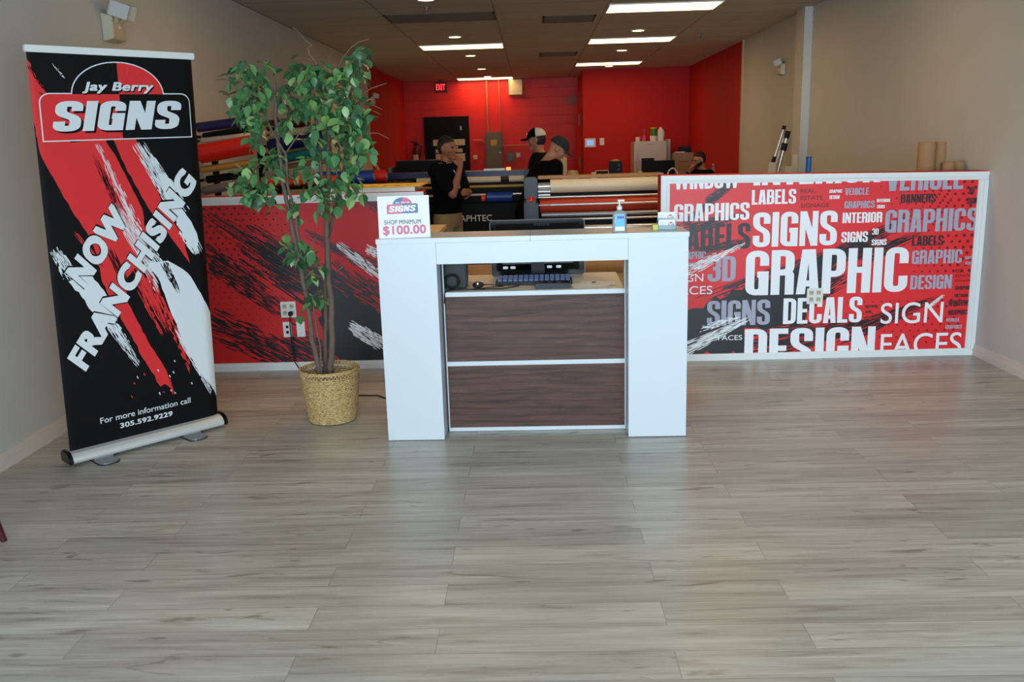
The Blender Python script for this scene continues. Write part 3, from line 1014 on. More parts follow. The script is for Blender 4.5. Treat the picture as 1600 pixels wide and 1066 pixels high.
b.box(PX0 - .010, PX0 - .004, PY - .001, PY + .02, .002, 1.09, M_=DM).box(PX1 + .004, PX1 + .010, PY - .001, PY + .02, .002, 1.09, M_=DM)
b.build('edge_strip', M['laminate'], t)
for x0, x1 in ((DX0 + .314, PX0 - .010), (PX1 + .010, DX1 - .314)):
    box(x0, x1, PY + .004, PY + .03, .01, 1.0, M_=DM).build('side_filler', M['seam'], t)
WS = .8072
box(DX0 + .32, DX1 - .32, PY + .021, 5.50, WS - .025, WS, M_=DM).build('work_surface', M['worktop'], t)
for x0 in (DX0 + .02, DX1 - .04):
    box(x0, x0 + .02, DY + .32, 5.50, .004, .78, M_=DM).build('end_panel', M['laminate'], t)

# things on the counter
def counter(x, y): return atZ(x, y, DT)
t = thing('price_sign', 'white shop minimum $100.00 sign standing on the counter', 'sign', (-.69, DY + .045, DT))
o_ = Vector((-.823, DY + .02, DT + .0005))
u_ = Vector((cos(.105), sin(.105), 0))
n_ = Vector((sin(.105), -cos(.105), 0))
lean = RAD(5)
v_ = (Vector((0, 0, 1)) * cos(lean) - n_ * sin(lean))
nn_ = u_.cross(v_)
Ms = Matrix(((u_.x, -nn_.x, v_.x, o_.x), (u_.y, -nn_.y, v_.y, o_.y), (u_.z, -nn_.z, v_.z, o_.z), (0, 0, 0, 1)))
SW, SH = .272, .222
box(0, SW, 0, .004, 0, SH, M_=Ms).build('sign_panel', M['paper'], t)
Ms2 = Ms.copy()
b = MB().box(.06, .21, .004, .055, .0, .003, M_=RZ(0)).xf(Matrix.Translation(o_) @ Matrix.Rotation(.105, 4, 'Z'))
b.build('easel_foot', M['paper'], t)
A = Art(o_, u_, v_, nn_, (0, SW, 0, SH))
A.O = o_ + nn_ * .0003
logo(A, (.048, .128), (.164, .003), (0, .050), (0, 1, 2, None), 1, None, True)
A.word(plain('SHOP MINIMUM', .012), (600.5, 351.5), (657.5, 342.5), 3, 1)
A.glyphs(plain('$100.00', .035), (.022, .012), (.25, .014), (.022, .066), 0, 1)
A.build('lettering', [M['faded_red'], M['faded_blue'], M['paper'], M['greyink']], t)

sx = counter(968, 363)
t = thing('sanitizer_bottle', 'clear hand sanitizer pump bottle with blue label on the counter', 'bottle', sx)
b = MB()
def rrect(w, d, r, n=5):
    out = []
    for cx, cy, a0 in ((w - r, d - r, 0), (-w + r, d - r, pi / 2), (-w + r, -d + r, pi), (w - r, -d + r, 3 * pi / 2)):
        out += [(cx + r * cos(a0 + k * pi / 2 / n), cy + r * sin(a0 + k * pi / 2 / n)) for k in range(n + 1)]
    return out
def stack_rr(b, rings, c):
    n = len(rrect(1, 1, .1))
    vs, fs = [], []
    for w, d, r, z in rings: vs += [(c[0] + x, c[1] + y, c[2] + z) for x, y in rrect(w, d, r)]
    for j in range(len(rings) - 1):
        for k in range(n): fs.append((j * n + k, j * n + (k + 1) % n, (j + 1) * n + (k + 1) % n, (j + 1) * n + k))
    fs += [tuple(range(n))[::-1], tuple((len(rings) - 1) * n + k for k in range(n))]
    return b.add(vs, fs)
stack_rr(b, [(.036, .020, .012, .0005), (.037, .021, .012, .004), (.037, .021, .012, .098), (.034, .019, .012, .106), (.014, .013, .012, .116), (.012, .012, .0115, .122)], sx).build('bottle_body', M['sanit'], t, True)
b = MB()
b.lathe([(.0145, .119), (.0145, .136), (.009, .140), (.0045, .142), (.0045, .162)], sx, 20)
b.box(sx.x - .010, sx.x + .026, sx.y - .008, sx.y + .008, sx.z + .162, sx.z + .171).build('pump', M['white'], t, True, .002)
b = MB()
b.box(sx.x - .025, sx.x + .025, sx.y - .0217, sx.y - .0212, sx.z + .032, sx.z + .096)
b.mi = 1
b.box(sx.x - .014, sx.x + .022, sx.y - .0220, sx.y - .0217, sx.z + .074, sx.z + .086)
b.mi = 2
b.box(sx.x - .025, sx.x + .025, sx.y - .0217, sx.y - .0212, sx.z + .010, sx.z + .0318)
b.build('front_label', [M['gel'], M['purple'], M['white']], t)

cx = counter(1040, 358)
cx.y = 4.80
t = thing('card_holder', 'clear two-tier holder full of white business cards', 'card holder', (cx.x, cx.y, DT))
b = MB()
for dy, z in ((0, 0), (.026, .038)):
    b.box(cx.x - .048, cx.x + .05, cx.y - .002 + dy, cx.y + dy, DT + .0005 + z, DT + .026 + z)
    b.box(cx.x - .048, cx.x + .05, cx.y + dy, cx.y + .022 + dy, DT + .0005 + (z if z else 0), DT + .003 + z)
b.box(cx.x - .048, cx.x - .045, cx.y, cx.y + .05, DT + .0005, DT + .05).box(cx.x + .047, cx.x + .05, cx.y, cx.y + .05, DT + .0005, DT + .05)
b.build('stand', M['sanit'], t)
for k, (dy, z) in enumerate(((.003, .004), (.029, .042))):
    cd = box(cx.x - .0445, cx.x + .0445, cx.y + dy, cx.y + dy + .014, DT + z, DT + z + .051).build('card_stack', M['paper'], t)
    A = Art((cx.x - .0445, cx.y + dy - .0003, DT + z), (1, 0, 0), (0, 0, 1), NY, (0, .089, 0, .051), step=.0001)
    logo(A, (.051, .021), (.03, 0), (0, .010), (0, 1, 2, None), 1, 1, True)
    for j in range(3): A.add([(.008, .034 - j * .009), (.03, .034 - j * .009), (.03, .0352 - j * .009), (.008, .0352 - j * .009)], 3, 1)
    A.build('card_print', [M['mural_red'], M['mural_black'], M['mural_white'], M['greyink']], cd)
nx_ = counter(1022, 359)
tag(box(nx_.x - .012, nx_.x + .016, 4.795, 4.84, DT + .0005, DT + .03).build('sticky_notes', M['sticky'], bevel=.001), 'small yellow sticky note block beside the card holder', 'sticky notes')

# things on the work surface
MYY = 5.36
t = thing('computer_monitor', 'black computer monitor behind the counter, back to the viewer', 'monitor', (.02, MYY, WS))
mx0, mx1, mz0, mz1 = -.263, .303, .815, 1.152
b = MB()
stack = []
b.prism([(mx0 + .012, mz0), (mx1 - .012, mz0), (mx1, mz0 + .012), (mx1, mz1 - .014), (mx1 - .014, mz1), (mx0 + .014, mz1), (mx0, mz1 - .014), (mx0, mz0 + .012)], MYY, MYY + .022)
b.build('screen_case', M['gloss'], t, bevel=.002)
b = MB()
pts = [(mx0 + .012, mz0), (mx1 - .012, mz0), (mx1, mz0 + .012), (mx1, mz1 - .014), (mx1 - .014, mz1), (mx0 + .014, mz1), (mx0, mz1 - .014), (mx0, mz0 + .012)]
b.tube([(x, MYY + .002, z) for x, z in pts + pts[:2]], .0032, 6, False).build('silver_rim', M['alu'], t, True)
b = MB()
vs = [(mx0 + .03, MYY - .001, mz0 + .03), (mx1 - .03, MYY - .001, mz0 + .03), (mx1 - .03, MYY - .001, mz1 - .02), (mx0 + .03, MYY - .001, mz1 - .02)]
vs += [(mx0 + .07, MYY - .035, mz0 + .08), (mx1 - .07, MYY - .035, mz0 + .08), (mx1 - .07, MYY - .03, mz1 - .06), (mx0 + .07, MYY - .03, mz1 - .06)]
b.add(vs, [(0, 1, 2, 3), (4, 5, 6, 7), (0, 1, 5, 4), (1, 2, 6, 5), (2, 3, 7, 6), (3, 0, 4, 7)]).build('back_cover', M['gloss'], t, bevel=.004)
b = MB()
for k in range(9): b.box(.0 + k * .011, .005 + k * .011, MYY - .0145, MYY - .005, mz1 - .035, mz1 - .02)
b.build('vent_slots', M['darkgrey'], t)
b = MB()
b.box(-.02, .06, MYY - .05, MYY - .03, WS + .012, mz0 + .12).box(-.12, .16, MYY - .13, MYY + .09, WS + .0005, WS + .012)
b.build('stand', M['black'], t, bevel=.003)
for x in (-.19, -.145, .075, .13): box(x, x + .030, MYY - .044, MYY - .034, .864, .88).build('connector', M['white'], t, bevel=.002)
t = thing('keyboard', 'black keyboard with pale blue keys on the desk surface', 'keyboard', (0, 5.1, WS))
Mk = RZ(-.02, (0, 5.1, 0))
box(-.225, .215, 5.03, 5.17, WS + .001, WS + .022, M_=Mk).build('key_tray', M['black'], t, bevel=.004)
for r in range(4):
    b = MB()
    for k in range(14): b.box(-.213 + k * .030, -.213 + k * .030 + .025, 5.045 + r * .03, 5.07 + r * .03, WS + .0222, WS + .033 + r * .0035, M_=Mk)
    b.build('key_row', M['keyblue'], t, bevel=.002)
t = thing('card_terminal', 'low black device lying in front of the keyboard', 'device', (.01, 4.93, WS))
b = MB()
b.prism([(-.095, WS + .001), (.095, WS + .001), (.105, WS + .018), (.095, WS + .03), (-.085, WS + .03), (-.105, WS + .012)], 4.885, 4.975, RZ(-.02))
b.build('device_body', M['gloss'], t, bevel=.005)
MB().tube([(-.09, 4.93, WS + .014), (-.18, 4.90, WS + .006), (-.28, 4.90, WS + .005), (-.42, 4.91, WS + .006), (-.485, 4.88, WS + .006), (-.495, 4.852, WS + .0055), (-.500, 4.838, WS - .002), (-.503, 4.836, WS - .06)], .0035, 8).build('cable', M['rubber'], t, True)
t = thing('computer_mouse', 'dark round computer mouse beside the keyboard', 'mouse', (-.322, 4.985, WS))
b = MB()
b.ball((-.322, 4.985, WS + .0175), (.033, .05, .017), 20)
b.build('mouse_body', M['darkgrey'], t, True)
box(-.326, -.318, 4.94, 4.965, WS + .026, WS + .034).build('scroll_wheel', M['alu'], t, bevel=.001)
MB().tube([(-.322, 5.03, WS + .01), (-.25, 5.06, WS + .005), (-.18, 4.99, WS + .005), (-.25, 4.97, WS + .004), (-.29, 4.945, WS + .004), (-.34, 4.925, WS + .004)], .0025, 6).build('cable', M['rubber'], t, True)
t = thing('computer_tower', 'black computer box at the left end of the desk surface', 'computer', (-.47, 5.08, WS))
Mc = RZ(.05, (-.47, 5.0, 0))
box(-.515, -.385, 4.97, 5.27, WS + .001, WS + .25, M_=Mc).build('case', M['black'], t, bevel=.006)
box(-.507, -.393, 4.966, 4.9695, WS + .01, WS + .24, M_=Mc).build('front_grille', M['darkgrey'], t)
MB().tube([(-.455, 4.9655, WS + .19), (-.455, 4.960, WS + .19)], .006, 12).xf(Mc).build('power_button', M['steel'], t)
pts = []
for k in range(60):
    a = k / 59 * 2 * pi * 3
    pts.append((-.465 + (.038 + .006 * sin(a * .37)) * cos(a), 4.925 + .02 * sin(a * .5), WS + .047 + (.038 + .004 * cos(a * .53)) * sin(a)))
tag(MB().tube(pts, .0038, 8).build('cable_coil', M['rubber'], None, True), 'black cables coiled in front of the computer box', 'cables')
for k, (x, y, a, z, lb) in enumerate(((.31, 4.98, .08, 0, 'white paper sheet nearest the right desk column'), (.36, 5.03, -.12, .0016, 'upper white paper sheet with a blue pen mark'))):
    b = MB()
    M_ = RZ(a, (x, y, 0))
    n = 10
    for i in range(n + 1):
        for j in (0, 1): b.v.append(tuple(M_ @ Vector((x - .1 + .2 * i / n, y - .075 + .15 * j, WS + .001 + z + .004 * (max(0, i / n - .6) * 2.5) ** 2))))
    b.f = [(2 * i, 2 * i + 2, 2 * i + 3, 2 * i + 1) for i in range(n)]
    b.m = [0] * n
    o = b.build('paper_sheet', M['paper'])
    sm = o.modifiers.new('s', 'SOLIDIFY')
    sm.thickness = .0006
    sm.offset = 1
    tag(o, lb, 'paper', 'papers on the desk surface')
t = thing('ballpoint_pen', 'blue pen lying on the papers on the desk', 'pen', (.36, 5.0, WS))
MB().tube([(.325, 5.012, WS + .012), (.345, 5.006, WS + .012)], .0035, 8).build('barrel', M['navy'], t, True)
MB().tube([(.345, 5.006, WS + .012), (.352, 5.004, WS + .012)], [.0035, .001], 8).build('pen_tip', M['alu'], t, True)

# ------------------------------------------------------------------ roll-up banner
BA, BB = Vector((-2.487, 4.414, 0)), Vector((-1.903, 5.047, 0))
bu = (BB - BA).normalized()
bn = Vector((bu.y, -bu.x, 0))
BW = (BB - BA).length
bv = (Vector((0, 0, 1)) + bu * .030).normalized()
MBm = Matrix(((bu.x, -bn.x, 0, BA.x), (bu.y, -bn.y, 0, BA.y), (0, 0, 1, 0), (0, 0, 0, 1)))
t = thing('roll_up_banner', 'tall black and red roll-up banner reading NOW FRANCHISING', 'banner', (BA + BB) / 2)
b = MB()
prof = [(-.055, .018), (.052, .018), (.058, .030), (.054, .052), (.036, .070), (.012, .078), (-.03, .078), (-.055, .064)]
vs = [Vector((0, y, z)) for y, z in prof] + [Vector((BW, y, z)) for y, z in prof]
# y in the local frame points to the back
vs = [MBm @ Vector((v.x, -v.y, v.z)) for v in vs]
n = len(prof)
b.add(vs, [tuple(range(n)), tuple(range(n, 2 * n))[::-1]] + [(i, (i + 1) % n, (i + 1) % n + n, i + n) for i in range(n)])
b.build('base_housing', M['bright_alu'], t, bevel=.003)
for x0, x1 in ((-.022, -.0008), (BW + .0008, BW + .022)):
    b = MB()
    vs = [Vector((x0, -y * 1.12, z * 1.1 - .002)) for y, z in prof] + [Vector((x1, -y * 1.12, z * 1.1 - .002)) for y, z in prof]
    b.add([MBm @ v for v in vs], [tuple(range(n)), tuple(range(n, 2 * n))[::-1]] + [(i, (i + 1) % n, (i + 1) % n + n, i + n) for i in range(n)])
    b.build('end_cap', M['gloss'], t, bevel=.004)
for x in (.155, .66):
    b = MB()
    pts = rrect(.055, .155, .045)
    vs = [MBm @ Vector((x + px, py, z)) for z in (.003, .011) for px, py in pts]
    k = len(pts)
    b.add(vs, [tuple(range(k))[::-1], tuple(range(k, 2 * k))] + [(i, (i + 1) % k, (i + 1) % k + k, i + k) for i in range(k)])
    ft = b.build('foot', M['steel'], t, bevel=.002)
    b = MB()
    vs = [MBm @ Vector((x + px * 1.05, py * 1.02, z)) for z in (.0005, .0029) for px, py in pts]
    b.add(vs, [tuple(range(k))[::-1], tuple(range(k, 2 * k))] + [(i, (i + 1) % k, (i + 1) % k + k, i + k) for i in range(k)])
    b.build('rubber_pad', M['rubber'], ft)
    MB().box(x - .05, x + .05, -.055, .05, .0115, .0178, M_=MBm).build('hinge', M['alu'], ft)
MB().tube([MBm @ Vector((BW / 2, .035, .07)), MBm @ Vector((BW / 2 + .06, .035, 2.09))], .011, 12).build('support_pole', M['alu'], t, True)
SO = BA + bn * .012 + Vector((0, 0, .079))
S0, S1, SHT = .004, BW - .004, 2.028
def curl(u):
    a = max(0, (u - (S1 - .055)) / .055)
    c = max(0, ((S0 + .03) - u) / .03)
    return -.020 * a * a - .004 * c * c
bands = [S0, S0 + .015, S0 + .03] + [S1 - .055 + .055 * k / 4 for k in range(5)]
A = Art(SO, bu, bv, bn, (S0, S1, 0.0, SHT), (curl, bands))
A.add([(S0, 0), (S1, 0), (S1, SHT), (S0, SHT)], 2, 0)
sheet = A.build('banner_sheet', [M['banner_red'], M['mural_dot'], M['banner_black']], t)
sm = sheet.modifiers.new('thickness', 'SOLIDIFY')
sm.thickness = .0006
sm.offset = -1
A.polys = []
R_, B_, W_ = 0, 2, 3
# red brush strokes
A.jag([(36, 84), (48, 98), (56, 120), (66, 132), (74, 148), (110, 150), (110, 222), (163, 216), (190, 262), (222, 326), (230, 372), (220, 410), (196, 436), (165, 425), (140, 372), (100, 308), (62, 240)], R_, 1, 51, 1.5, 10)
A.jag([(155, 415), (196, 436), (200, 474), (235, 540), (262, 582), (268, 606), (258, 598), (250, 603), (222, 556), (190, 498), (160, 440)], R_, 1, 52, 2, 8)
A.jag([(176, 216), (210, 214), (254, 318), (285, 370), (297, 412), (288, 398), (262, 365), (232, 325), (200, 268)], R_, 1, 53, 1.2, 10)
A.stroke((205, 400), (265, 520), 40, 26, R_, 1, 54, 16, .5, .5)
A.stroke((255, 575), (272, 618), 9, 3, R_, 1, 55, 4, .3, .2)
A.stroke((116, 360), (200, 470), 8, 6, R_, 1, 56, 5, .3, .3)
A.stroke((265, 480), (300, 590), 26, 6, R_, 1, 63, 8, .6, .9, (.02, .08))
# black breaks in the red
A.stroke((145, 240), (190, 335), 7, 12, B_, 2, 57, 7, .4, .4)
A.stroke((168, 385), (225, 500), 14, 8, B_, 2, 58, 8, .4, .6)
A.stroke((60, 140), (110, 215), 7, 3, B_, 2, 59, 5, .4, .5)
A.stroke((46, 98), (76, 150), 12, 6, B_, 2, 60, 8, .3, .4)
# white brush strokes
A.stroke((80, 98), (106, 128), 5, 3, W_, 2, 61, 4, .6, .95, (.03, .1))
A.stroke((150, 222), (240, 410), 8, 22, W_, 2, 62, 12, .6, .9, (.02, .08))
A.stroke((214, 222), (285, 335), 20, 30, W_, 3, 64, 16, .35, .5, (.05, .2))
A.jag([(246, 270), (268, 280), (282, 322), (304, 355), (310, 374), (306, 392), (296, 384), (286, 362), (270, 340)], W_, 3, 65, 2, 8)
A.stroke((280, 345), (312, 398), 26, 16, W_, 3, 66, 9, .3, .5)
A.stroke((176, 318), (262, 450), 14, 44, W_, 3, 67, 22, .4, .6, (.05, .2))
A.jag([(228, 410), (262, 408), (292, 425), (325, 478), (348, 520), (350, 640), (334, 606), (308, 574), (286, 536), (264, 478), (246, 432)], W_, 3, 68, 1.5, 9)
A.stroke((275, 510), (338, 612), 16, 22, W_, 3, 69, 10, .3, .5)
A.stroke((255, 408), (280, 460), 12, 8, B_, 4, 70, 6, .4, .4)
A.stroke((84, 388), (114, 438), 16, 26, W_, 3, 71, 10, .4, .6)
A.jag([(108, 440), (138, 424), (162, 456), (184, 488), (170, 512), (150, 494)], W_, 3, 72, 2, 7)
A.stroke((150, 470), (218, 572), 26, 10, W_, 3, 73, 14, .5, .7, (.04, .16))
for k in range(14):
    rr = random.Random(900 + k)
    x, y = rr.uniform(205, 300), rr.uniform(560, 618)
    A.stroke((x, y), (x + 2, y + rr.uniform(2, 5)), 2, 1.5, W_ if k % 3 else R_, 3, 80 + k, 2, .1, .1)
art_o = A.build('artwork', [M['banner_red'], M['mural_dot'], M['banner_black'], M['banner_white']], t)
A.polys = []
lbl, lbr, ltl = A.uv((68.4, 220.3)), A.uv((298.6, 213)), A.uv((61, 147))
logo(A, lbl, (lbr[0] - lbl[0], lbr[1] - lbl[1]), (ltl[0] - lbl[0], ltl[1] - lbl[1]), (0, 2, 3, 2), 6, 3)
A.build('badge', [M['banner_red'], M['mural_dot'], M['banner_black'], M['banner_white']], t)
A.polys = []
def slanted(text, BLp, BRp, TLp, bold):
    a, c, d = A.uv(BLp), A.uv(BRp), A.uv(TLp)
    def grow(q, k):
        # the same letters a touch heavier behind, in black
        return q
    A.glyphs(plain(text, bold + .028), (a[0] - .004, a[1] - .004), (c[0] + .004, c[1] - .004 * 0), (d[0] - .006, d[1] + .004), 2, 5)
    A.glyphs(plain(text, bold), a, c, d, 3, 6)
slanted('NOW', (132.5, 452), (203, 345), (101, 425), .062)
slanted('FRANCHISING', (134.3, 581.3), (309, 285), (104, 559.6), .058)
A.word(plain('For more information call', .008), (157, 662.5), (297, 620.6), 3, 5)
A.word(plain('305.592.9229', .03), (188, 669.5), (269, 642), 3, 5)
A.build('lettering', [M['banner_red'], M['mural_dot'], M['banner_black'], M['banner_white']], t)
p0 = SO + bv * (SHT - .004) + bu * (S0 - .008)
b = MB()
q = p0 + bn * -.012
for a_, c_ in ((0, 1),):
    L_ = S1 - S0 + .016
    vs = [p0 + bu * x + bn * y + bv * z for x in (0, L_) for y in (-.024, .010) for z in (0, .034)]
    b.add(vs, [(0, 1, 3, 2), (4, 6, 7, 5), (0, 4, 5, 1), (2, 3, 7, 6), (0, 2, 6, 4), (1, 5, 7, 3)])
b.build('top_rail', M['trim'], t, bevel=.004)

# ------------------------------------------------------------------ ficus in its straw basket
PC = Vector((-1.243, 5.14, 0))
t = thing('potted_ficus', 'tall leafy ficus tree standing in a woven straw basket', 'potted plant', PC)
b = MB()
prof = []
NR = 24
for k in range(NR * 4 + 1):
    f = k / (NR * 4)
    r = .138 + .034 * f ** .8 + .003 * abs(sin(k / 4 * pi))
    prof.append((r, .004 + .272 * f))
inner = [(r - .012, z) for r, z in prof[::8]][::-1]
full = prof + inner + [(.001, .012)]
b.lathe([(.001, .004)] + full, PC, 144, None, lambda j, a: .0022 * sin(42 * a + (j // 4) * pi) if j < len(prof) else 0)
bas = b.build('basket', M['straw'], t, True)
b = MB()
for z, r, th in ((.283, .171, .006), (.312, .174, .007), (.321, .174, .006)):
    b.tube([PC + Vector((r * cos(a), r * sin(a), z)) for a in [2 * pi * k / 64 for k in range(65)]], th, 8, False)
for k in range(46):
    a = 2 * pi * k / 46
    for s_ in (-1, 1):
        a2 = a + s_ * .07
        b.tube([PC + Vector((.172 * cos(a), .172 * sin(a), .284)), PC + Vector((.174 * cos(a2), .174 * sin(a2), .312))], .0035, 5)
b.build('rim', M['straw'], bas, True)
b = MB()
b.lathe([(.155, .20), (.12, .215), (.06, .222), (.001, .225)], PC, 32)
b.build('moss_filling', M['moss'], t, True)
def P(x, y, Y): return atY(x, y, Y)
def trunk(px, r0, r1, Y0, Y1, nm='trunk', seed=1, m='bark'):
    R = random.Random(seed)
    pts, rs = [], []
    n = len(px)
    for i in range(n - 1):
        for k in range(4):
            f = (i + k / 4) / (n - 1)
            x = px[i][0] + (px[i + 1][0] - px[i][0]) * k / 4
            y = px[i][1] + (px[i + 1][1] - px[i][1]) * k / 4
            p = P(x, y, Y0 + (Y1 - Y0) * f)
            p += Vector((R.uniform(-1, 1), R.uniform(-1, 1), 0)) * r0 * .25
            pts.append(p)
            rs.append(r0 + (r1 - r0) * f)
    pts.append(P(*px[-1], Y1)); rs.append(r1)
    return MB().tube(pts, rs, 10).build(nm, M[m], t, True)
trunk([(500, 585), (488, 530), (480, 470), (468, 410), (456, 350), (444, 300), (436, 240), (431, 180), (429, 130)], .017, .008, 5.10, 5.02, seed=1)
trunk([(516, 586), (519, 530), (517, 470), (512, 400), (511, 330), (513, 250), (512, 180), (504, 118)], .021, .010, 5.13, 5.14, seed=2)
trunk([(508, 586), (509, 520), (508, 450), (511, 380), (524, 320), (538, 260), (545, 200), (548, 140)], .014, .007, 5.17, 5.22, seed=3)
trunk([(503, 586), (500, 540), (493, 500), (488, 470)], .007, .005, 5.09, 5.06, seed=4)
trunk([(470, 400), (462, 340), (450, 290), (446, 240), (425, 205), (415, 180)], .010, .005, 5.06, 5.0, 'branch', seed=5)
trunk([(512, 330), (502, 270), (498, 215), (490, 160), (486, 120)], .011, .005, 5.12, 5.05, 'branch', seed=6)
trunk([(527, 330), (534, 290), (543, 240), (560, 190), (563, 140), (562, 95)], .008, .004, 5.2, 5.15, 'branch', seed=7)
for i, (px, r_) in enumerate((([(496, 108), (493, 96), (484, 86), (481, 75), (488, 71), (476, 62), (469, 52), (458, 43)], .003), ([(525, 118), (530, 105), (536, 90), (548, 75), (560, 66), (576, 61)], .003),
    ([(563, 150), (580, 138), (604, 130)], .0026), ([(562, 160), (580, 163), (597, 171)], .0022), ([(560, 208), (590, 208), (608, 217)], .0026), ([(505, 100), (512, 92), (521, 81)], .002),
    ([(492, 96), (475, 90), (462, 92)], .002), ([(565, 178), (580, 180), (592, 184)], .002), ([(429, 180), (447, 195), (452, 182)], .003), ([(446, 240), (470, 205), (480, 195)], .003))):
    trunk(px, r_ * 1.3, r_ * .7, 5.08, 5.0, 'twig', 20 + i, 'twig')
LF = random.Random(77)
clusters = [(380, 112, 14, 8), (372, 135, 18, 10), (398, 128, 16, 9), (378, 155, 20, 15), (402, 158, 18, 13), (370, 178, 15, 9), (392, 178, 18, 14), (408, 196, 12, 6), (386, 200, 10, 5), (398, 222, 14, 9), (418, 108, 8, 4), (412, 140, 12, 7),
    (452, 112, 14, 8), (470, 122, 18, 12), (495, 115, 16, 11), (482, 140, 20, 14), (510, 128, 18, 12), (530, 118, 16, 10), (525, 140, 20, 14), (548, 108, 12, 7), (556, 92, 10, 5), (566, 85, 10, 5), (555, 125, 14, 9), (566, 105, 10, 5), (441, 145, 12, 6), (447, 162, 10, 6),
    (470, 165, 16, 9), (492, 168, 18, 12), (522, 165, 20, 14), (548, 155, 18, 11), (455, 183, 12, 6), (540, 185, 20, 13), (565, 178, 16, 9), (572, 190, 12, 6), (520, 195, 18, 11), (445, 205, 12, 6), (500, 212, 16, 10), (535, 215, 18, 11), (562, 205, 12, 6),
    (492, 228, 14, 8), (520, 235, 16, 9), (548, 232, 16, 9), (570, 240, 14, 8), (478, 220, 8, 4), (556, 255, 14, 7), (572, 228, 8, 3), (500, 252, 14, 6), (470, 262, 14, 5), (530, 262, 14, 6),
    (372, 285, 12, 7), (388, 272, 14, 7), (400, 262, 10, 5), (392, 300, 18, 11), (415, 290, 18, 11), (428, 262, 14, 8), (432, 245, 10, 5), (398, 318, 12, 5), (420, 310, 14, 6), (425, 328, 8, 3), (380, 310, 8, 3), (452, 278, 12, 5), (365, 295, 6, 3),
    (490, 290, 18, 10), (512, 300, 16, 9), (540, 290, 16, 9), (556, 278, 10, 5), (505, 325, 16, 8), (525, 318, 14, 7), (548, 320, 10, 4), (560, 305, 8, 3), (480, 310, 10, 3), (456, 320, 6, 3),
    (455, 398, 12, 6), (470, 392, 14, 7), (478, 408, 12, 6), (462, 412, 10, 5), (488, 400, 8, 3), (492, 445, 10, 4), (490, 465, 13, 9), (482, 475, 10, 5), (466, 500, 4, 1), (535, 424, 4, 1), (448, 372, 5, 2), (492, 378, 5, 1), (495, 430, 6, 2), (468, 345, 6, 2), (462, 335, 6, 2), (512, 420, 5, 1)]
b = MB()
for cx_, cy_, rr_, n_ in clusters:
    for k in range(int(n_ * 1.7)):
        a, r = LF.uniform(0, 2 * pi), rr_ * LF.random() ** .5
        base = P(cx_ + r * cos(a), cy_ + r * sin(a) - 6, 5.08 + LF.uniform(-.15, .13))
        L = LF.uniform(.055, .088)
        w = L * LF.uniform(.28, .38)
        h = LF.uniform(0, 2 * pi)
        drop = LF.uniform(-1.35, -.35) if LF.random() < .8 else LF.uniform(-.3, .5)
        d = Vector((cos(h) * cos(drop), sin(h) * cos(drop), sin(drop)))
        s_ = d.cross(Vector((0, 0, 1))).normalized()
        nn = s_.cross(d)
        tw = LF.uniform(-.6, .6)
        s_, nn = s_ * cos(tw) + nn * sin(tw), nn * cos(tw) - s_ * sin(tw)
        cur = LF.uniform(-.02, .012)
        fold = LF.uniform(.1, .45)
        mid, lft, rgt = [], [], []
        for f, ww in ((0, .0), (.18, .72), (.42, 1), (.68, .74), (.88, .28), (1, 0)):
            c = base + d * (L * f) + nn * (cur * f * f)
            mid.append(c)
            lft.append(c + s_ * (w * ww) + nn * (w * ww * fold))
            rgt.append(c - s_ * (w * ww) + nn * (w * ww * fold))
        vs = mid + lft[1:5] + rgt[1:5]
        fs = [(0, 1, 6), (1, 2, 7, 6), (2, 3, 8, 7), (3, 4, 9, 8), (4, 5, 9), (0, 10, 1), (1, 10, 11, 2), (2, 11, 12, 3), (3, 12, 13, 4), (4, 13, 5)]
        b.add(vs, fs)
b.build('foliage', M['leaf'], t, True, fix=False)

# ------------------------------------------------------------------ cherry chair at the left edge
t = thing('wooden_chair', 'dark cherry wood chair, only a front leg in view at left', 'chair', (-2.56, 3.3, 0))
cxc, cyc = -2.56, 3.27
for sx_, sy_ in ((1, 1), (-1, 1), (1, -1), (-1, -1)):
    x0, y0 = cxc + sx_ * .262, cyc + sy_ * .215
    MB().tube([(x0, y0, .0), (x0 - sx_ * .022, y0 - sy_ * .01, .12), (x0 - sx_ * .055, y0 - sy_ * .025, .42)], [.013, .017, .022], 8).build('leg', M['cherry'], t, True)
box(cxc - .22, cxc + .22, cyc - .21, cyc + .21, .421, .47).build('seat', M['cherry'], t, bevel=.012)
b = MB()
for y in (-.17, .17): b.box(cxc - .222, cxc - .19, cyc + y - .018, cyc + y + .018, .47, .92)
for z in (.58, .72, .86): b.box(cxc - .216, cxc - .196, cyc - .15, cyc + .15, z, z + .06)
b.build('backrest', M['cherry'], t, bevel=.004)

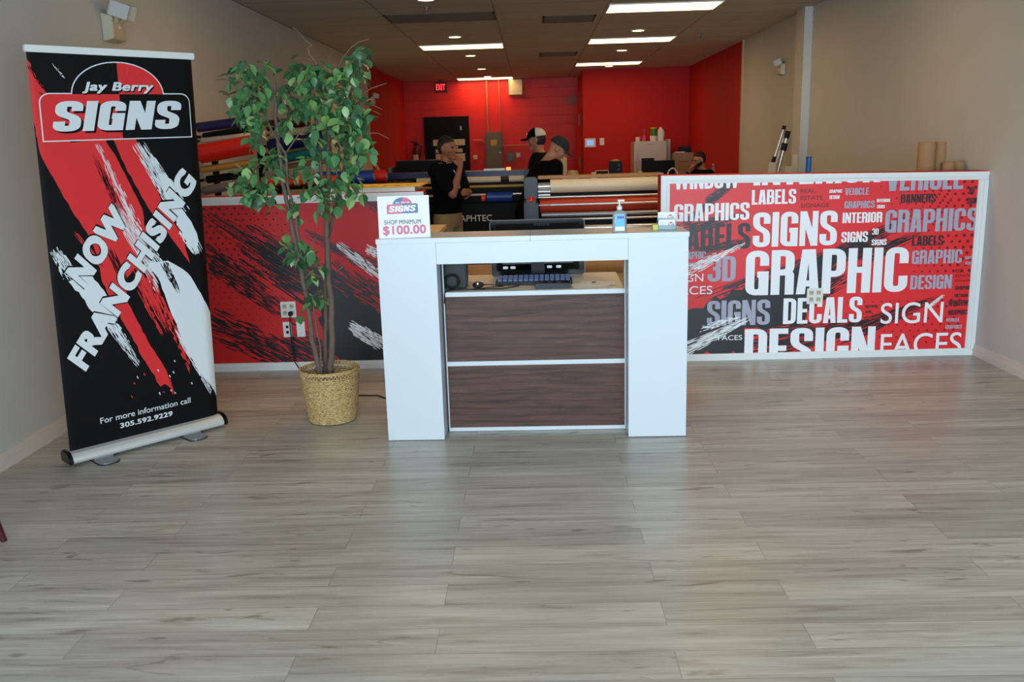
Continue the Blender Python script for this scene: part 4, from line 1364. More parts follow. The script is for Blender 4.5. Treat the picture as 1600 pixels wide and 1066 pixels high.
# ------------------------------------------------------------------ emergency lights
def emergency(name, label, c, wall, s=1.0, grp='twin-head emergency lights'):
    """c = centre on the wall, wall = +1 faces +x (left wall), -1 faces -x"""
    t = thing(name, label, 'emergency light', c, grp)
    c = Vector(c)
    X = Vector((wall, 0, 0)) * s
    Yv = Vector((0, 1, 0)) * s
    Z = Vector((0, 0, 1)) * s
    F = Matrix(((X.x, Yv.x, Z.x, c.x), (X.y, Yv.y, Z.y, c.y), (X.z, Yv.z, Z.z, c.z), (0, 0, 0, 1)))
    b = MB()
    vs = [F @ Vector(v) for v in ((.002, -.10, -.085), (.002, .10, -.085), (.002, .10, .075), (.002, -.10, .075), (.062, -.085, -.07), (.062, .085, -.07), (.062, .085, .055), (.062, -.085, .055))]
    b.add(vs, [(0, 1, 2, 3), (4, 5, 6, 7), (0, 1, 5, 4), (1, 2, 6, 5), (2, 3, 7, 6), (3, 0, 4, 7)]).build('housing', M['fixture'], t, bevel=.004)
    for sy, yaw, pit in ((-1, -.75, .28), (1, .8, .12)):
        hc = F @ Vector((.085, sy * .062, .095))
        Rm = Matrix.Translation(hc) @ Matrix(((wall, 0, 0, 0), (0, 1, 0, 0), (0, 0, 1, 0), (0, 0, 0, 1))) @ Matrix.Rotation(yaw, 4, 'Z') @ Matrix.Rotation(sy * .25, 4, 'X') @ Matrix.Rotation(pit, 4, 'Y') @ Matrix.Diagonal((s, s, s, 1))
        b = MB()
        vs = [Rm @ Vector(v) for v in ((-.045, -.04, -.03), (-.045, .04, -.03), (-.045, .04, .03), (-.045, -.04, .03), (.03, -.06, -.045), (.03, .06, -.045), (.03, .06, .045), (.03, -.06, .045))]
        b.add(vs, [(0, 1, 2, 3), (4, 5, 6, 7), (0, 1, 5, 4), (1, 2, 6, 5), (2, 3, 7, 6), (3, 0, 4, 7)])
        hd = b.build('lamp_head', M['fixture'], t, bevel=.004)
        MB().box(.0305, .037, -.056, .056, -.041, .041, M_=Rm).build('lens', M['lens'], hd, bevel=.003)
        MB().tube([F @ Vector((.062, sy * .03, .03)), hc], .012 * s, 10).build('swivel', M['fixture'], hd, True)
    MB().tube([F @ Vector((.0621, 0, .0)), F @ Vector((.065, 0, .0))], .012 * s, 12).build('test_button', M['white'], t, True)
emergency('emergency_light', 'beige twin-head emergency light high on the left wall above the banner', (XL, 6.25, 2.44), 1, 1.12)
emergency('emergency_light', 'small twin-head emergency light on the beige right wall', (XR, 11.75, 2.42), -1, .9)
emergency('emergency_light', 'distant twin-head emergency light on the red left wall behind the ficus', (XL, 16.3, 2.42), 1, .9)

# ------------------------------------------------------------------ ceiling fittings
t0 = None
tro = ((.847, 6.65), (-1.591, 6.65), (.847, 9.93), (.847, 13.12), (.847, 16.98), (-1.591, 13.28), (-1.591, 19.82))
lab = ('lit rectangular ceiling light over the word mural', 'lit rectangular ceiling light over the ficus', 'nearest lit rectangular ceiling light on the right row', 'second lit rectangular ceiling light on the right row', 'farthest lit rectangular ceiling light on the right row',
       'nearer lit rectangular ceiling light on the left row', 'lit rectangular ceiling light above the electrical panel')
tl = None
for (x, y), l in zip(tro, lab):
    if tl is None:
        tl = thing('ceiling_light', l, 'ceiling light', (x, y, H), 'fluorescent ceiling panels')
        b = MB()
        for a in ((x, x + 1.219, y, y + .018), (x, x + 1.219, y + .592, y + .61), (x, x + .018, y + .018, y + .592), (x + 1.201, x + 1.219, y + .018, y + .592)): b.box(*a, H - .014, H - .0005)
        b.build('frame', M['white'], tl)
        box(x + .018, x + 1.201, y + .018, y + .592, H - .010, H - .001).build('diffuser', M['troffer'], tl)
    else: copy_tree(tl, (x, y, H), l)
cl = None
cans = ((-1.0, 3.1, 'round downlight over the front floor, left row'), (1.43, 3.1, 'round downlight over the front floor, right row'), (-1.0, 6.1, 'round downlight over the reception desk, left row'), (1.43, 6.1, 'round downlight over the reception desk, right row'), (-1.0, 9.20, 'nearest round downlight on the left row'), (-.985, 12.35, 'second round downlight on the left row'), (-.95, 14.96, 'third round downlight on the left row'), (-.92, 17.6, 'fourth round downlight on the left row'), (-.9, 19.55, 'farthest round downlight touching the lit panel at the back wall'),
        (1.43, 12.3, 'nearest round downlight on the right row'), (1.468, 14.87, 'second round downlight on the right row'), (1.52, 17.85, 'farthest round downlight on the right row'))
for x, y, l in cans:
    if cl is None:
        cl = thing('recessed_downlight', l, 'downlight', (x, y, H), 'round ceiling downlights')
        MB().pipe((x, y, H - .012), (x, y, H - .0005), .098, .078, 28).build('trim_ring', M['white'], cl, True)
        MB().tube([(x, y, H - .008), (x, y, H - .001)], .0778, 24).build('lens', M['can'], cl)
    else: copy_tree(cl, (x, y, H), l)
    if y < 7:
        bd = bpy.data.lights.new('downlight_beam', 'SPOT')
        bd.energy, bd.color, bd.spot_size, bd.spot_blend, bd.shadow_soft_size = BEAM * (1 if y < 4 else .6), CAN_COL, RAD(104), 1, .07
        bo = bpy.data.objects.new('downlight_beam', bd)
        COL.objects.link(bo)
        bo.location = (x, y, H - .02)
def vent(x0, x1, y0, y1, label, n, prop=False):
    t = thing('ceiling_vent', label, 'vent', ((x0 + x1) / 2, (y0 + y1) / 2, H), 'air vents in the ceiling')
    b = MB()
    for a in ((x0, x1, y0, y0 + .025), (x0, x1, y1 - .025, y1), (x0, x0 + .025, y0, y1), (x1 - .025, x1, y0, y1)): b.box(*a, H - .012, H - .0005)
    b.build('frame', M['vent'], t)
    box(x0 + .025, x1 - .025, y0 + .025, y1 - .025, H - .004, H - .0005).build('backing', M['doorblack'], t)
    b = MB()
    w = (y1 - y0 - .05) / n
    for k in range(n): b.box(x0 + .025, x1 - .025, y0 + .025 + k * w, y0 + .025 + k * w + w * .45, H - .010, H - .004)
    b.build('louvers', M['ventlouver'], t)
vent(-1.59, -.372, 10.2, 10.81, 'large dark return air grille in the ceiling left of centre', 16)
vent(.16, .77, 10.70, 11.25, 'square air vent in the middle of the ceiling', 9)
vent(.16, .77, 14.9, 15.5, 'farther square air vent in the middle of the ceiling', 9)
def sprinkler(x, y, l):
    t = thing('sprinkler_head', l, 'sprinkler', (x, y, H), 'fire sprinkler heads')
    MB().lathe([(.036, -.0005), (.034, -.008), (.012, -.010)], (x, y, H), 20).build('escutcheon', M['steel'], t, True)
    b = MB()
    b.tube([(x, y, H - .010), (x, y, H - .03)], .011, 10)
    for s_ in (-1, 1): b.tube([(x + s_ * .010, y, H - .028), (x + s_ * .02, y, H - .045), (x, y, H - .064)], .004, 6)
    b.build('frame_arms', M['steel'], t, True)
    MB().lathe([(.001, -.062), (.026, -.064), (.026, -.067), (.001, -.069)], (x, y, H), 16).build('deflector', M['steel'], t)
sprinkler(-1.06, 9.75, 'sprinkler head in front of the large return grille')
sprinkler(2.34, 12.9, 'sprinkler head near the red right wall')

# ------------------------------------------------------------------ back wall fittings
yb = YB
d = struct(box(-2.42, -1.40, yb - .05, yb - .0005, 0, 2.235).build('door_1', M['doorblack'], bevel=.004), 'black back door in a black frame', 'door')
box(-2.34, -1.48, yb - .062, yb - .0505, .01, 2.16).build('door_leaf', M['doorblack'], d, bevel=.003)
for x0, x1, z0, z1 in ((-2.22, -1.50, 1.60, 1.735), (-2.05, -1.66, 1.545, 1.588), (-2.17, -1.56, 1.445, 1.525), (-2.17, -1.51, 1.25, 1.42)):
    box(x0, x1, yb - .066, yb - .0625, z0, z1).build('notice_strip', M['cream'], d)
box(-1.60, -1.56, yb - .085, yb - .0625, 1.93, 2.02).build('door_closer', M['steel'], d, bevel=.003)
MB().tube([(-1.56, yb - .062, 1.02), (-1.56, yb - .11, 1.02), (-1.66, yb - .11, 1.02)], .012, 8).build('lever_handle', M['steel'], d, True)
t = thing('exit_sign', 'red lit EXIT sign at the ceiling above the black door', 'exit sign', (-1.97, yb - .35, H))
box(-2.11, -1.82, yb - .38, yb - .33, H - .275, H - .035).build('sign_housing', M['exitface'], t, bevel=.004)
box(-2.0, -1.94, yb - .375, yb - .335, H - .0345, H - .0005).build('canopy', M['exitface'], t)
A = Art((-2.11, yb - .3808, H - .275), (1, 0, 0), (0, 0, 1), NY, (0, .29, 0, .24), step=.002)
A.glyphs(plain('EXIT', .04), (.045, .055), (.245, .055), (.045, .185), 0, 1)
A.build('lettering', [M['exitred']], t)
t = thing('electrical_panel', 'grey electrical panel on the red back wall below two conduits', 'electrical panel', (-.85, yb, 1.46))
box(-1.04, -.66, yb - .14, yb - .0005, 1.07, 1.86).build('cabinet_box', M['graymetal'], t, bevel=.004)
box(-1.02, -.68, yb - .152, yb - .1405, 1.09, 1.84).build('cabinet_door', M['graymetal'], t, bevel=.004)
box(-.92, -.78, yb - .154, yb - .1522, 1.57, 1.70).build('warning_label', M['yellowlabel'], t)
MB().tube([(-.71, yb - .165, 1.42), (-.71, yb - .152, 1.42)], .02, 12).build('latch', M['steel'], t, True)
def conduit(pts, r, label):
    t = MB().tube(pts, r, 10).build('conduit', M['conduit'], None, True, origin=pts[0])
    return tag(t, label, 'conduit', 'painted conduits on the back wall')
conduit([(-.975, yb - .05, H - .001), (-.975, yb - .05, 1.862)], .024, 'thicker vertical conduit above the electrical panel')
conduit([(-.70, yb - .045, H - .001), (-.70, yb - .045, 1.862)], .014, 'thinner vertical conduit above the electrical panel')
conduit([(-.658, yb - .035, 1.56), (.06, yb - .035, 1.565)], .015, 'horizontal conduit running right from the electrical panel')
conduit([(-1.32, yb - .03, 1.70), (-1.12, yb - .03, 1.70), (-1.09, yb - .03, 1.68), (-1.09, yb - .03, 1.66), (-1.042, yb - .03, 1.64)], .012, 'short bent conduit left of the electrical panel')
def smallbox(name, label, cat, x0, x1, z0, z1, dpt, m, y=None, grp=None, face=None):
    y = yb if y is None else y
    t = thing(name, label, cat, ((x0 + x1) / 2, y, (z0 + z1) / 2), grp)
    box(x0, x1, y - dpt, y - .0005, z0, z1).build('housing', M[m], t, bevel=.004)
    if face:
        w, h = x1 - x0, z1 - z0
        box(x0 + w * .2, x1 - w * .2, y - dpt - .004, y - dpt - .0004, z0 + h * .22, z1 - h * .22).build('face_plate', M[face], t, bevel=.001)
    return t
smallbox('disconnect_switch', 'grey switch box with red mark right of the electrical panel', 'switch box', -.565, -.40, 1.19, 1.41, .09, 'graymetal', face='firered')
smallbox('wall_outlet', 'small white box on the red back wall between door and panel', 'outlet', -1.325, -1.24, 1.28, 1.37, .05, 'white', face='cream')
smallbox('junction_box', 'small pale junction box beside the man in the white-backed cap', 'junction box', -.36, -.26, 1.29, 1.40, .06, 'fixture', face='white')
smallbox('wall_speaker', 'cream square speaker box at the ceiling of the back wall', 'speaker', -.48, -.18, 2.66, 2.985, .14, 'cream', face='cream')
t = thing('wall_cover', 'round pale cover plate high on the red back wall', 'cover plate', (.93, yb, 2.51))
MB().lathe([(.001, 0), (.10, 0), (.118, .008), (.118, .03), (.001, .032)], (0, 0, 0), 24, Matrix.Translation((.925, yb - .0005, 2.51)) @ Matrix.Rotation(RAD(90), 4, 'X')).build('cover_disc', M['patch'], t, True)
t = thing('fire_extinguisher', 'black-topped fire extinguisher hanging left of the black door', 'fire extinguisher', (-2.61, yb - .1, 1.3))
MB().lathe([(.001, 1.18), (.075, 1.18), (.08, 1.20), (.08, 1.50), (.06, 1.56), (.03, 1.58), (.028, 1.62), (.001, 1.62)], (-2.61, yb - .1, 0), 20).build('cylinder', M['firered'], t, True)
box(-2.67, -2.55, yb - .184, yb - .1805, 1.27, 1.42).build('instruction_label', M['cream'], t)
b = MB().box(-2.66, -2.56, yb - .115, yb - .085, 1.62, 1.68)
b.box(-2.72, -2.58, yb - .112, yb - .088, 1.69, 1.71).build('valve_handle', M['black'], t, bevel=.004)
MB().tube([(-2.57, yb - .1, 1.65), (-2.50, yb - .11, 1.6), (-2.51, yb - .11, 1.4)], .012, 8).build('hose', M['rubber'], t, True)
box(-2.64, -2.58, yb - .02, yb - .0005, 1.3, 1.66).build('wall_bracket', M['steel'], t)
# dark door in the side of the step
d = struct(box(XJ - .045, XJ - .0005, YB2 + .3, YB - .25, 0, 2.2).build('door_2', M['red_wall'], bevel=.003), 'red door in the side of the step, edge on', 'door')
for z in (1.93, 1.08): box(XJ - .075, XJ - .0455, YB2 + .32, YB2 + .345, z, z + .22).build('hinge', M['graymetal'], d, bevel=.002)
# thermostat, switch
t = smallbox('thermostat', 'wall panel with lit blue screen on the red partition', 'thermostat', 1.08, 1.30, 1.485, 1.66, .03, 'white', YB2, face='screenblue')
t = smallbox('light_switch', 'white light switch right of the lit blue wall panel', 'switch', 1.385, 1.475, 1.52, 1.66, .012, 'white', YB2, face='white')

# ------------------------------------------------------------------ back office corner
fx0, fx1, fy = 2.005, 2.64, 17.85
t = thing('refrigerator', 'white refrigerator against the red partition', 'refrigerator', (2.32, fy, 0))
box(fx0, fx1, fy + .05, 18.55, .02, 1.572).build('cabinet_body', M['fridge'], t, bevel=.006)
box(fx0, fx1, fy, fy + .046, 1.16, 1.572).build('freezer_door', M['fridge'], t, bevel=.01)
box(fx0, fx1, fy, fy + .046, .06, 1.15).build('fridge_door', M['fridge'], t, bevel=.01)
for z0, z1 in ((1.2, 1.4), (.75, 1.1)):
    box(fx0 + .03, fx0 + .055, fy - .035, fy - .0005, z0, z1).build('door_handle', M['fridge'], t, bevel=.006)
box(2.26, 2.38, fy - .003, fy - .0005, 1.50, 1.515).build('badge_plate', M['steel'], t)
FT = 1.5725
def on_fridge(px, py, Y=18.15): return atY(px, py, Y)
t = thing('paper_cup', 'white cup at the left end of the refrigerator top', 'cup', (2.07, 18.0, FT))
MB().lathe([(.001, .001), (.038, .001), (.052, .085), (.048, .085), (.035, .006), (.001, .006)], (2.09, 18.0, FT), 20).build('cup_body', M['white'], t, True)
t = thing('soap_bottle', 'pink soap pump bottle on the refrigerator', 'bottle', (2.215, 18.0, FT))
MB().lathe([(.001, .001), (.04, .001), (.042, .01), (.042, .07), (.03, .1), (.014, .112), (.014, .125), (.001, .125)], (2.215, 18.0, FT), 20).build('bottle_body', M['pink'], t, True)
b = MB().tube([(2.215, 18, FT + .1255), (2.215, 18, FT + .2)], .009, 8)
b.box(2.19, 2.228, 17.985, 18.015, FT + .2, FT + .222).build('pump', M['pink'], t, True)
t = thing('green_can', 'green can with yellow lid stacked on a white tub on the refrigerator', 'can', (2.40, 18.0, FT + .1))
MB().lathe([(.001, .1005), (.066, .1005), (.066, .235), (.001, .235)], (2.40, 18.0, FT), 24).build('can_body', M['green'], t, True)
MB().lathe([(.001, .2355), (.067, .2355), (.067, .262), (.001, .264)], (2.40, 18.0, FT), 24).build('lid', M['yellow'], t, True)
t = thing('plastic_tub', 'short white tub under the green can', 'tub', (2.40, 18.0, FT))
MB().lathe([(.001, .001), (.068, .001), (.072, .085), (.001, .085)], (2.40, 18.0, FT), 24).build('tub_body', M['white'], t, True)
MB().lathe([(.001, .0855), (.076, .0855), (.076, .099), (.001, .0998)], (2.40, 18.0, FT), 24).build('lid', M['white'], t, True)
t = thing('plastic_jug', 'white plastic jug on the right of the refrigerator top', 'jug', (2.53, 18.0, FT))
stack_rr(MB(), [(.055, .05, .015, .001), (.058, .052, .015, .01), (.058, .052, .015, .19), (.04, .04, .015, .225), (.03, .03, .012, .235), (.03, .03, .012, .262)], (2.535, 18.0, FT)).build('jug_body', M['white'], t, True)
MB().tube([(2.58, 18.0, FT + .20), (2.605, 18.0, FT + .17), (2.605, 18.0, FT + .09), (2.589, 18.0, FT + .06)], .009, 8).build('handle', M['white'], t, True)
cbx0, cbx1, cby = 2.765, 3.185, 17.95
t = thing('filing_cabinet', 'beige metal filing cabinet beside the refrigerator', 'filing cabinet', (2.97, cby, 0))
box(cbx0, cbx1, cby + .025, 18.55, .01, 1.33).build('cabinet_body', M['beigecab'], t, bevel=.003)
for k in range(4):
    z = .03 + k * .323
    dr = box(cbx0 + .012, cbx1 - .012, cby, cby + .0245, z, z + .31).build('drawer', M['beigecab'], t, bevel=.004)
    MB().tube([(2.90, cby, z + .17), (2.92, cby - .025, z + .16), (3.03, cby - .025, z + .16), (3.05, cby, z + .17)], .008, 8).build('drawer_pull', M['steel'], dr, True)
    box(2.93, 3.02, cby - .004, cby - .0003, z + .215, z + .255).build('label_holder', M['steel'], dr)
CT = 1.3305
tag(box(2.70, 2.762, 18.2, 18.5, 0.001, 1.60).build('storage_box', M['cream'], bevel=.003), 'tall cream carton upright between refrigerator and filing cabinet', 'carton')
tag(box(2.84, 3.02, 18.0, 18.25, CT, CT + .02).build('paper_stack', M['paper'], bevel=.001), 'white papers stacked on the filing cabinet', 'papers')
t = thing('desk_printer', 'dark low printer on top of the filing cabinet', 'printer', (3.08, 18.35, CT))
box(2.96, 3.18, 18.27, 18.5, CT + .0005, CT + .12).build('printer_body', M['darkgrey'], t, bevel=.012)
box(2.99, 3.15, 18.25, 18.2695, CT + .03, CT + .06).build('paper_tray', M['black'], t, bevel=.002)
# office desk with monitor
t = thing('office_desk', 'long pale desk at the back, mostly hidden behind the partition', 'desk', (1.9, 15.2, 0))
box(.95, 3.1, 14.9, 15.65, .93, .96).build('desk_top', M['birch'], t, bevel=.003)
for x in (.97, 2.05, 3.05): box(x, x + .03, 14.93, 15.62, .0, .9295).build('end_panel', M['birch'], t)
ODT = .9605
t = thing('computer_monitor', 'black monitor in front of the white refrigerator', 'monitor', (2.1, 15.2, ODT))
Mm = RZ(.12, (2.1, 15.2, 0))
box(1.84, 2.39, 15.2, 15.235, 1.02, 1.255, M_=Mm).build('screen_case', M['black'], t, bevel=.004)
MB().tube([(2.12, 15.25, ODT + .011), (2.12, 15.25, 1.1)], .02, 10).xf(Mm).build('stand_neck', M['black'], t, True)
box(2.0, 2.24, 15.18, 15.36, ODT, ODT + .011, M_=Mm).build('stand_foot', M['black'], t, bevel=.002)
t = thing('turned_monitor', 'dark grey screen turned away behind the black monitor', 'monitor', (1.9, 15.5, ODT))
Mm = RZ(.35, (1.95, 15.5, 0))
box(1.84, 2.07, 15.45, 15.48, 1.03, 1.295, M_=Mm).build('screen_case', M['darkgrey'], t, bevel=.004)
box(1.93, 1.98, 15.4805, 15.50, ODT + .011, 1.2, M_=Mm).build('stand_neck', M['darkgrey'], t)
box(1.86, 2.05, 15.42, 15.56, ODT, ODT + .0105, M_=Mm).build('stand_foot', M['darkgrey'], t)
t = thing('headset', 'black and white headset hooked at the corner of the black monitor', 'headset', (2.37, 15.12, ODT))
pts = [(2.33 + .085 * cos(a), 15.10, ODT + .035 + .13 * sin(a)) for a in [pi * k / 16 for k in range(17)]]
MB().tube(pts, .012, 8).build('headband', M['white'], t, True)
for x in (2.245, 2.415): MB().ball((x, 15.10, ODT + .036), (.022, .035, .035), 12).build('ear_cup', M['black'], t, True)
t = thing('coffee_maker', 'black coffee maker with purple lights on the back desk', 'coffee maker', (1.4, 15.2, ODT))
box(1.29, 1.50, 15.1, 15.36, ODT, 1.265).build('machine_body', M['black'], t, bevel=.012)
MB().lathe([(.001, .0005), (.07, .0005), (.062, .02), (.035, .032), (.001, .034)], (1.395, 15.23, 1.265), 20).build('hopper_lid', M['tan_tube'], t, True)
for z in (1.05, 1.13, 1.2): MB().tube([(1.44, 15.0995, z), (1.44, 15.09, z)], .016, 12).build('control_knob', M['purple'], t, True)
t = thing('tablet', 'black tablet with white edge leaning beside the coffee maker', 'tablet', (1.17, 15.2, ODT))
Mt = Matrix.Translation((1.17, 15.2, ODT)) @ Matrix.Rotation(RAD(-14), 4, 'X')
box(-.11, .11, 0, .012, .004, .165, M_=Mt).build('frame', M['white'], t, bevel=.003)
box(-.10, .10, -.002, -.0003, .014, .155, M_=Mt).build('screen', M['gloss'], t)
tag(box(.99, 1.065, 15.15, 15.25, ODT, ODT + .13).build('small_box', M['white'], bevel=.003), 'small white box left of the tablet on the back desk', 'box')
tag(MB().lathe([(.001, .0005), (.035, .0005), (.038, .13), (.034, .13), (.03, .006), (.001, .006)], (1.80, 15.15, ODT), 16).build('paper_cup', M['white'], None, True), 'white cup left of the black monitor on the back desk', 'cup')
t = thing('water_bottle', 'slim clear bottle at the right end of the back desk', 'bottle', (3.0, 15.1, ODT))
MB().lathe([(.001, .0005), (.03, .0005), (.03, .14), (.012, .18), (.012, .2), (.001, .2)], (3.0, 15.1, ODT), 16).build('bottle_body', M['sanit'], t, True)
MB().lathe([(.001, .2005), (.014, .2005), (.014, .22), (.001, .22)], (3.0, 15.1, ODT), 12).build('bottle_cap', M['white'], t, True)
t = thing('storage_cabinet', 'cream cabinet standing behind the man in the dark green cap', 'cabinet', (.52, 16.1, 0))
box(.40, .61, 15.9, 16.3, .005, 1.352).build('cabinet_body', M['cream'], t, bevel=.004)
box(.41, .60, 15.885, 15.8995, .03, 1.33).build('cabinet_door', M['cream'], t, bevel=.003)
tag(MB().lathe([(.001, .0), (.10, .0), (.10, 1.06), (.085, 1.10), (.001, 1.11)], (.72, 16.1, .002), 20).build('water_drum', M['cream'], None, True), 'rounded cream container right of the cream cabinet', 'container')

# ------------------------------------------------------------------ vinyl rolls on a sloped rack
rack = thing('roll_rack', 'dark steel rack with sloped pegs on the left wall', 'rack', (XL, 8.5, 0))
for y in (7.35, 7.95, 9.3, 9.9): box(XL + .0005, XL + .045, y, y + .045, .02, 1.66).build('upright', M['doorblack'], rack)
RG = 'vinyl rolls on the sloped rack'
def roll(Y, x0, z0, x1, z1, r, m, label, peg=True, xw=None):
    """x0,z0 and x1,z1: axis where it meets the wall side and its free end"""
    s = (z1 - z0) / (x1 - x0)
    xa = XL + .06 if xw is None else xw
    a, c = Vector((xa, Y, z0 + s * (xa - x0))), Vector((x1, Y, z1))
    dd = (c - a).normalized()
    t = thing('vinyl_roll', label, 'vinyl roll', a, RG)
    rc = min(.028, r * .62)
    MB().pipe(a + dd * .012, c - dd * .012, r, rc, 28).build('vinyl', M[m], t, True)
    MB().pipe(a, c, rc - .0004, rc - .006, 20).build('cardboard_core', M['kraft'], t, True)
    if peg:
        q = Vector((XL + .04, Y, z0 + s * (XL + .04 - x0)))
        MB().tube([q, c - dd * .05], rc - .0066, 10).build('peg', M['steel'], rack, True)
        y_ = 7.42 if abs(Y - 7.5) < .3 else 9.4
        MB().tube([q, (XL + .03, y_ if abs(y_ - Y) > .05 else Y + .1, q.z)], .012, 8).build('crossbar', M['doorblack'], rack, True)
roll(7.5, -2.75, 1.805, -2.36, 1.842, .040, 'navy', 'navy blue vinyl roll on top, right beside the banner')
roll(7.62, -2.75, 1.735, -2.30, 1.79, .030, 'black', 'thin black roll just under the navy roll by the banner')
roll(7.56, -2.75, 1.70, -2.20, 1.745, .022, 'creamroll', 'thin cream roll just above the bright red roll')
roll(7.5, -2.762, 1.59, -2.302, 1.657, .078, 'redroll', 'fat bright red vinyl roll beside the banner')
roll(7.5, -2.77, 1.459, -2.296, 1.515, .028, 'gold', 'thin golden roll under the bright red roll')
roll(7.6, -2.77, 1.375, -2.35, 1.42, .032, 'black', 'black roll between the golden roll and the grey roll')
roll(7.5, -2.777, 1.285, -2.40, 1.345, .037, 'greyroll', 'grey roll lowest beside the banner')
roll(9.5, -2.7, 1.86, -2.30, 1.895, .055, 'maroon', 'dark maroon roll highest, behind the ficus leaves')
roll(9.6, -2.7, 1.775, -2.12, 1.835, .030, 'creamroll', 'cream roll above the large navy roll behind the ficus')
roll(9.5, -2.67, 1.66, -2.10, 1.735, .070, 'navy', 'large navy vinyl roll behind the ficus stems')
roll(9.6, -2.67, 1.58, -2.2, 1.64, .018, 'tan_tube', 'thin tan roll between the navy and teal rolls')
roll(9.5, -2.67, 1.505, -2.10, 1.61, .050, 'teal', 'teal vinyl roll behind the ficus stems')
roll(9.62, -2.67, 1.425, -2.1, 1.49, .028, 'kraft', 'brown roll below the teal roll')
t = thing('storage_bench', 'dark bench behind the left partition carrying loose rolls', 'bench', (-2.0, 9.0, 0))
SBZ = 1.262
box(-2.70, -1.22, 8.55, 9.25, SBZ - .03, SBZ).build('bench_top', M['doorblack'], t, bevel=.003)
for x in (-2.68, -1.28):
    for y in (8.58, 9.18): box(x, x + .05, y, y + .05, .0, SBZ - .0305).build('leg', M['doorblack'], t)
def loose(Y, xa, xb, r, m, label, zb=SBZ, band=None):
    t = thing('vinyl_roll', label, 'vinyl roll', (xa, Y, zb), 'loose rolls on the dark bench')
    MB().pipe((xa, Y, zb + r + .0015), (xb, Y, zb + r + .0015), r, r * .55, 28).build('vinyl', M[m], t, True)
    MB().pipe((xa - .01, Y, zb + r + .0005), (xb + .01, Y, zb + r + .0005), r * .545, r * .45, 20).build('cardboard_core', M['kraft'], t, True)
    if band: MB().pipe((band, Y, zb + r + .0015), (band + .05, Y, zb + r + .0015), r + .001, r + .0002, 28).build('wrapper_band', M['creamroll'], t, True)
loose(8.62, -2.6, -1.86, .046, 'orange', 'orange vinyl roll with pale band lying on the dark bench', band=-2.28)
loose(8.78, -2.1, -1.545, .062, 'blue', 'bright blue vinyl roll lying on the dark bench')
loose(8.95, -2.0, -1.45, .058, 'redroll', 'red vinyl roll behind the bright blue roll')
a_, c_ = atY(575, 236, 9.05), atY(600, 279, 9.05)
b = MB()
dd = Vector((c_.x - a_.x, 0, c_.z - a_.z))
c_ = a_ + dd * ((SBZ + .002 - a_.z) / dd.z)
b.add([a_ + Vector((x, y, 0)) for x, y in ((-.03, 0), (.012, 0), (.012, .012), (-.03, .012))] + [c_ + Vector((x, y, 0)) for x, y in ((-.012, 0), (.012, 0), (.012, .012), (-.012, .012))], [(0, 1, 2, 3), (4, 5, 6, 7), (0, 1, 5, 4), (1, 2, 6, 5), (2, 3, 7, 6), (3, 0, 4, 7)])
tag(b.build('wooden_board', M['kraft'], bevel=.002), 'narrow tan wooden board leaning at the end of the loose rolls', 'board')
tag(box(-1.46, -.84, YW + .002, YW + .47, HL + .0005, HL + .03).build('foam_board', M['fridge'], bevel=.001), 'thick pale foam board lying on the left partition', 'board')
b = box(-1.48, -.80, YW + .03, YW + .49, HL + .0305, HL + .040)
b.mi = 1
for k in range(7): b.box(-1.42 + k * .085, -1.38 + k * .085, YW + .06, YW + .12, HL + .0401, HL + .0405)
tag(b.build('yellow_board', [M['yellow'], M['mural_black']]), 'yellow printed board on top of the pale foam board', 'board')
t = thing('work_table', 'cream topped work table behind the left partition', 'table', (-1.3, 7.1, 0))
poly = [(-1.9, 6.72), (-.775, 6.72), (-.745, 6.74), (-.735, 6.78), (-.735, 7.55), (-1.9, 7.55)]
b = MB()
n = len(poly)
b.add([(x, y, z) for z in (.915, .95) for x, y in poly], [tuple(range(n)), tuple(range(n, 2 * n))] + [(i, (i + 1) % n, (i + 1) % n + n, i + n) for i in range(n)])
b.build('table_top', M['birch'], t, bevel=.003)
for x in (-1.85, -.84):
    for y in (6.8, 7.45): box(x, x + .05, y, y + .05, 0, .9145).build('leg', M['darkgrey'], t)

# ------------------------------------------------------------------ vinyl plotter with GRAPHTEC on its front
py = 9.8
t = thing('vinyl_plotter', 'wide black vinyl plotter with a blue top beam behind the standing man', 'plotter', (-.8, py, 0))
box(-1.56, -.09, py + .02, py + .30, .30, .975).build('front_cover', M['doorblack'], t, bevel=.01)
for x0, x1 in ((-1.64, -1.561), (-.089, -.02)): box(x0, x1, py - .06, py + .34, .06, 1.255).build('side_stand', M['black'], t, bevel=.012)
for x in (-1.6, -.055):
    box(x - .03, x + .03, py - .25, py + .5, .03, .0595).build('foot', M['black'], t, bevel=.005)
box(-1.66, -.02, py + .05, py + .36, 1.2555, 1.318).build('top_beam', M['navy'], t, bevel=.01)
box(-1.56, -.09, py + .10, py + .34, .98, 1.20).build('carriage_bed', M['doorblack'], t, bevel=.004)
def rod(x0, x1, y, z, r, m, nm):
    MB().tube([(x0, y, z), (x1, y, z)], r, 16).build(nm, M[m], t, True)
rod(-1.26, -.345, py + .01, 1.229, .034, 'creamroll', 'media_roll')
rod(-.255, -.0895, py + .01, 1.229, .034, 'creamroll', 'media_roll')
rod(-.344, -.256, py + .01, 1.229, .022, 'darkgrey', 'roll_coupling')
rod(-1.56, -.0895, py - .01, 1.155, .016, 'gold', 'guide_bar')
rod(-1.56, -.51, py - .03, 1.069, .012, 'creamroll', 'media_shaft')
rod(-.50, -.225, py - .03, 1.04, .055, 'blue', 'blue_media_roll')
rod(-.22, -.0895, py - .03, 1.069, .014, 'alu', 'media_shaft')
rod(-.56, -.515, py - .03, 1.03, .035, 'orange', 'roll_end_cap')
box(-.53, -.30, py + .08, py + .2, 1.3185, 1.34).build('control_strip', M['white'], t, bevel=.002)
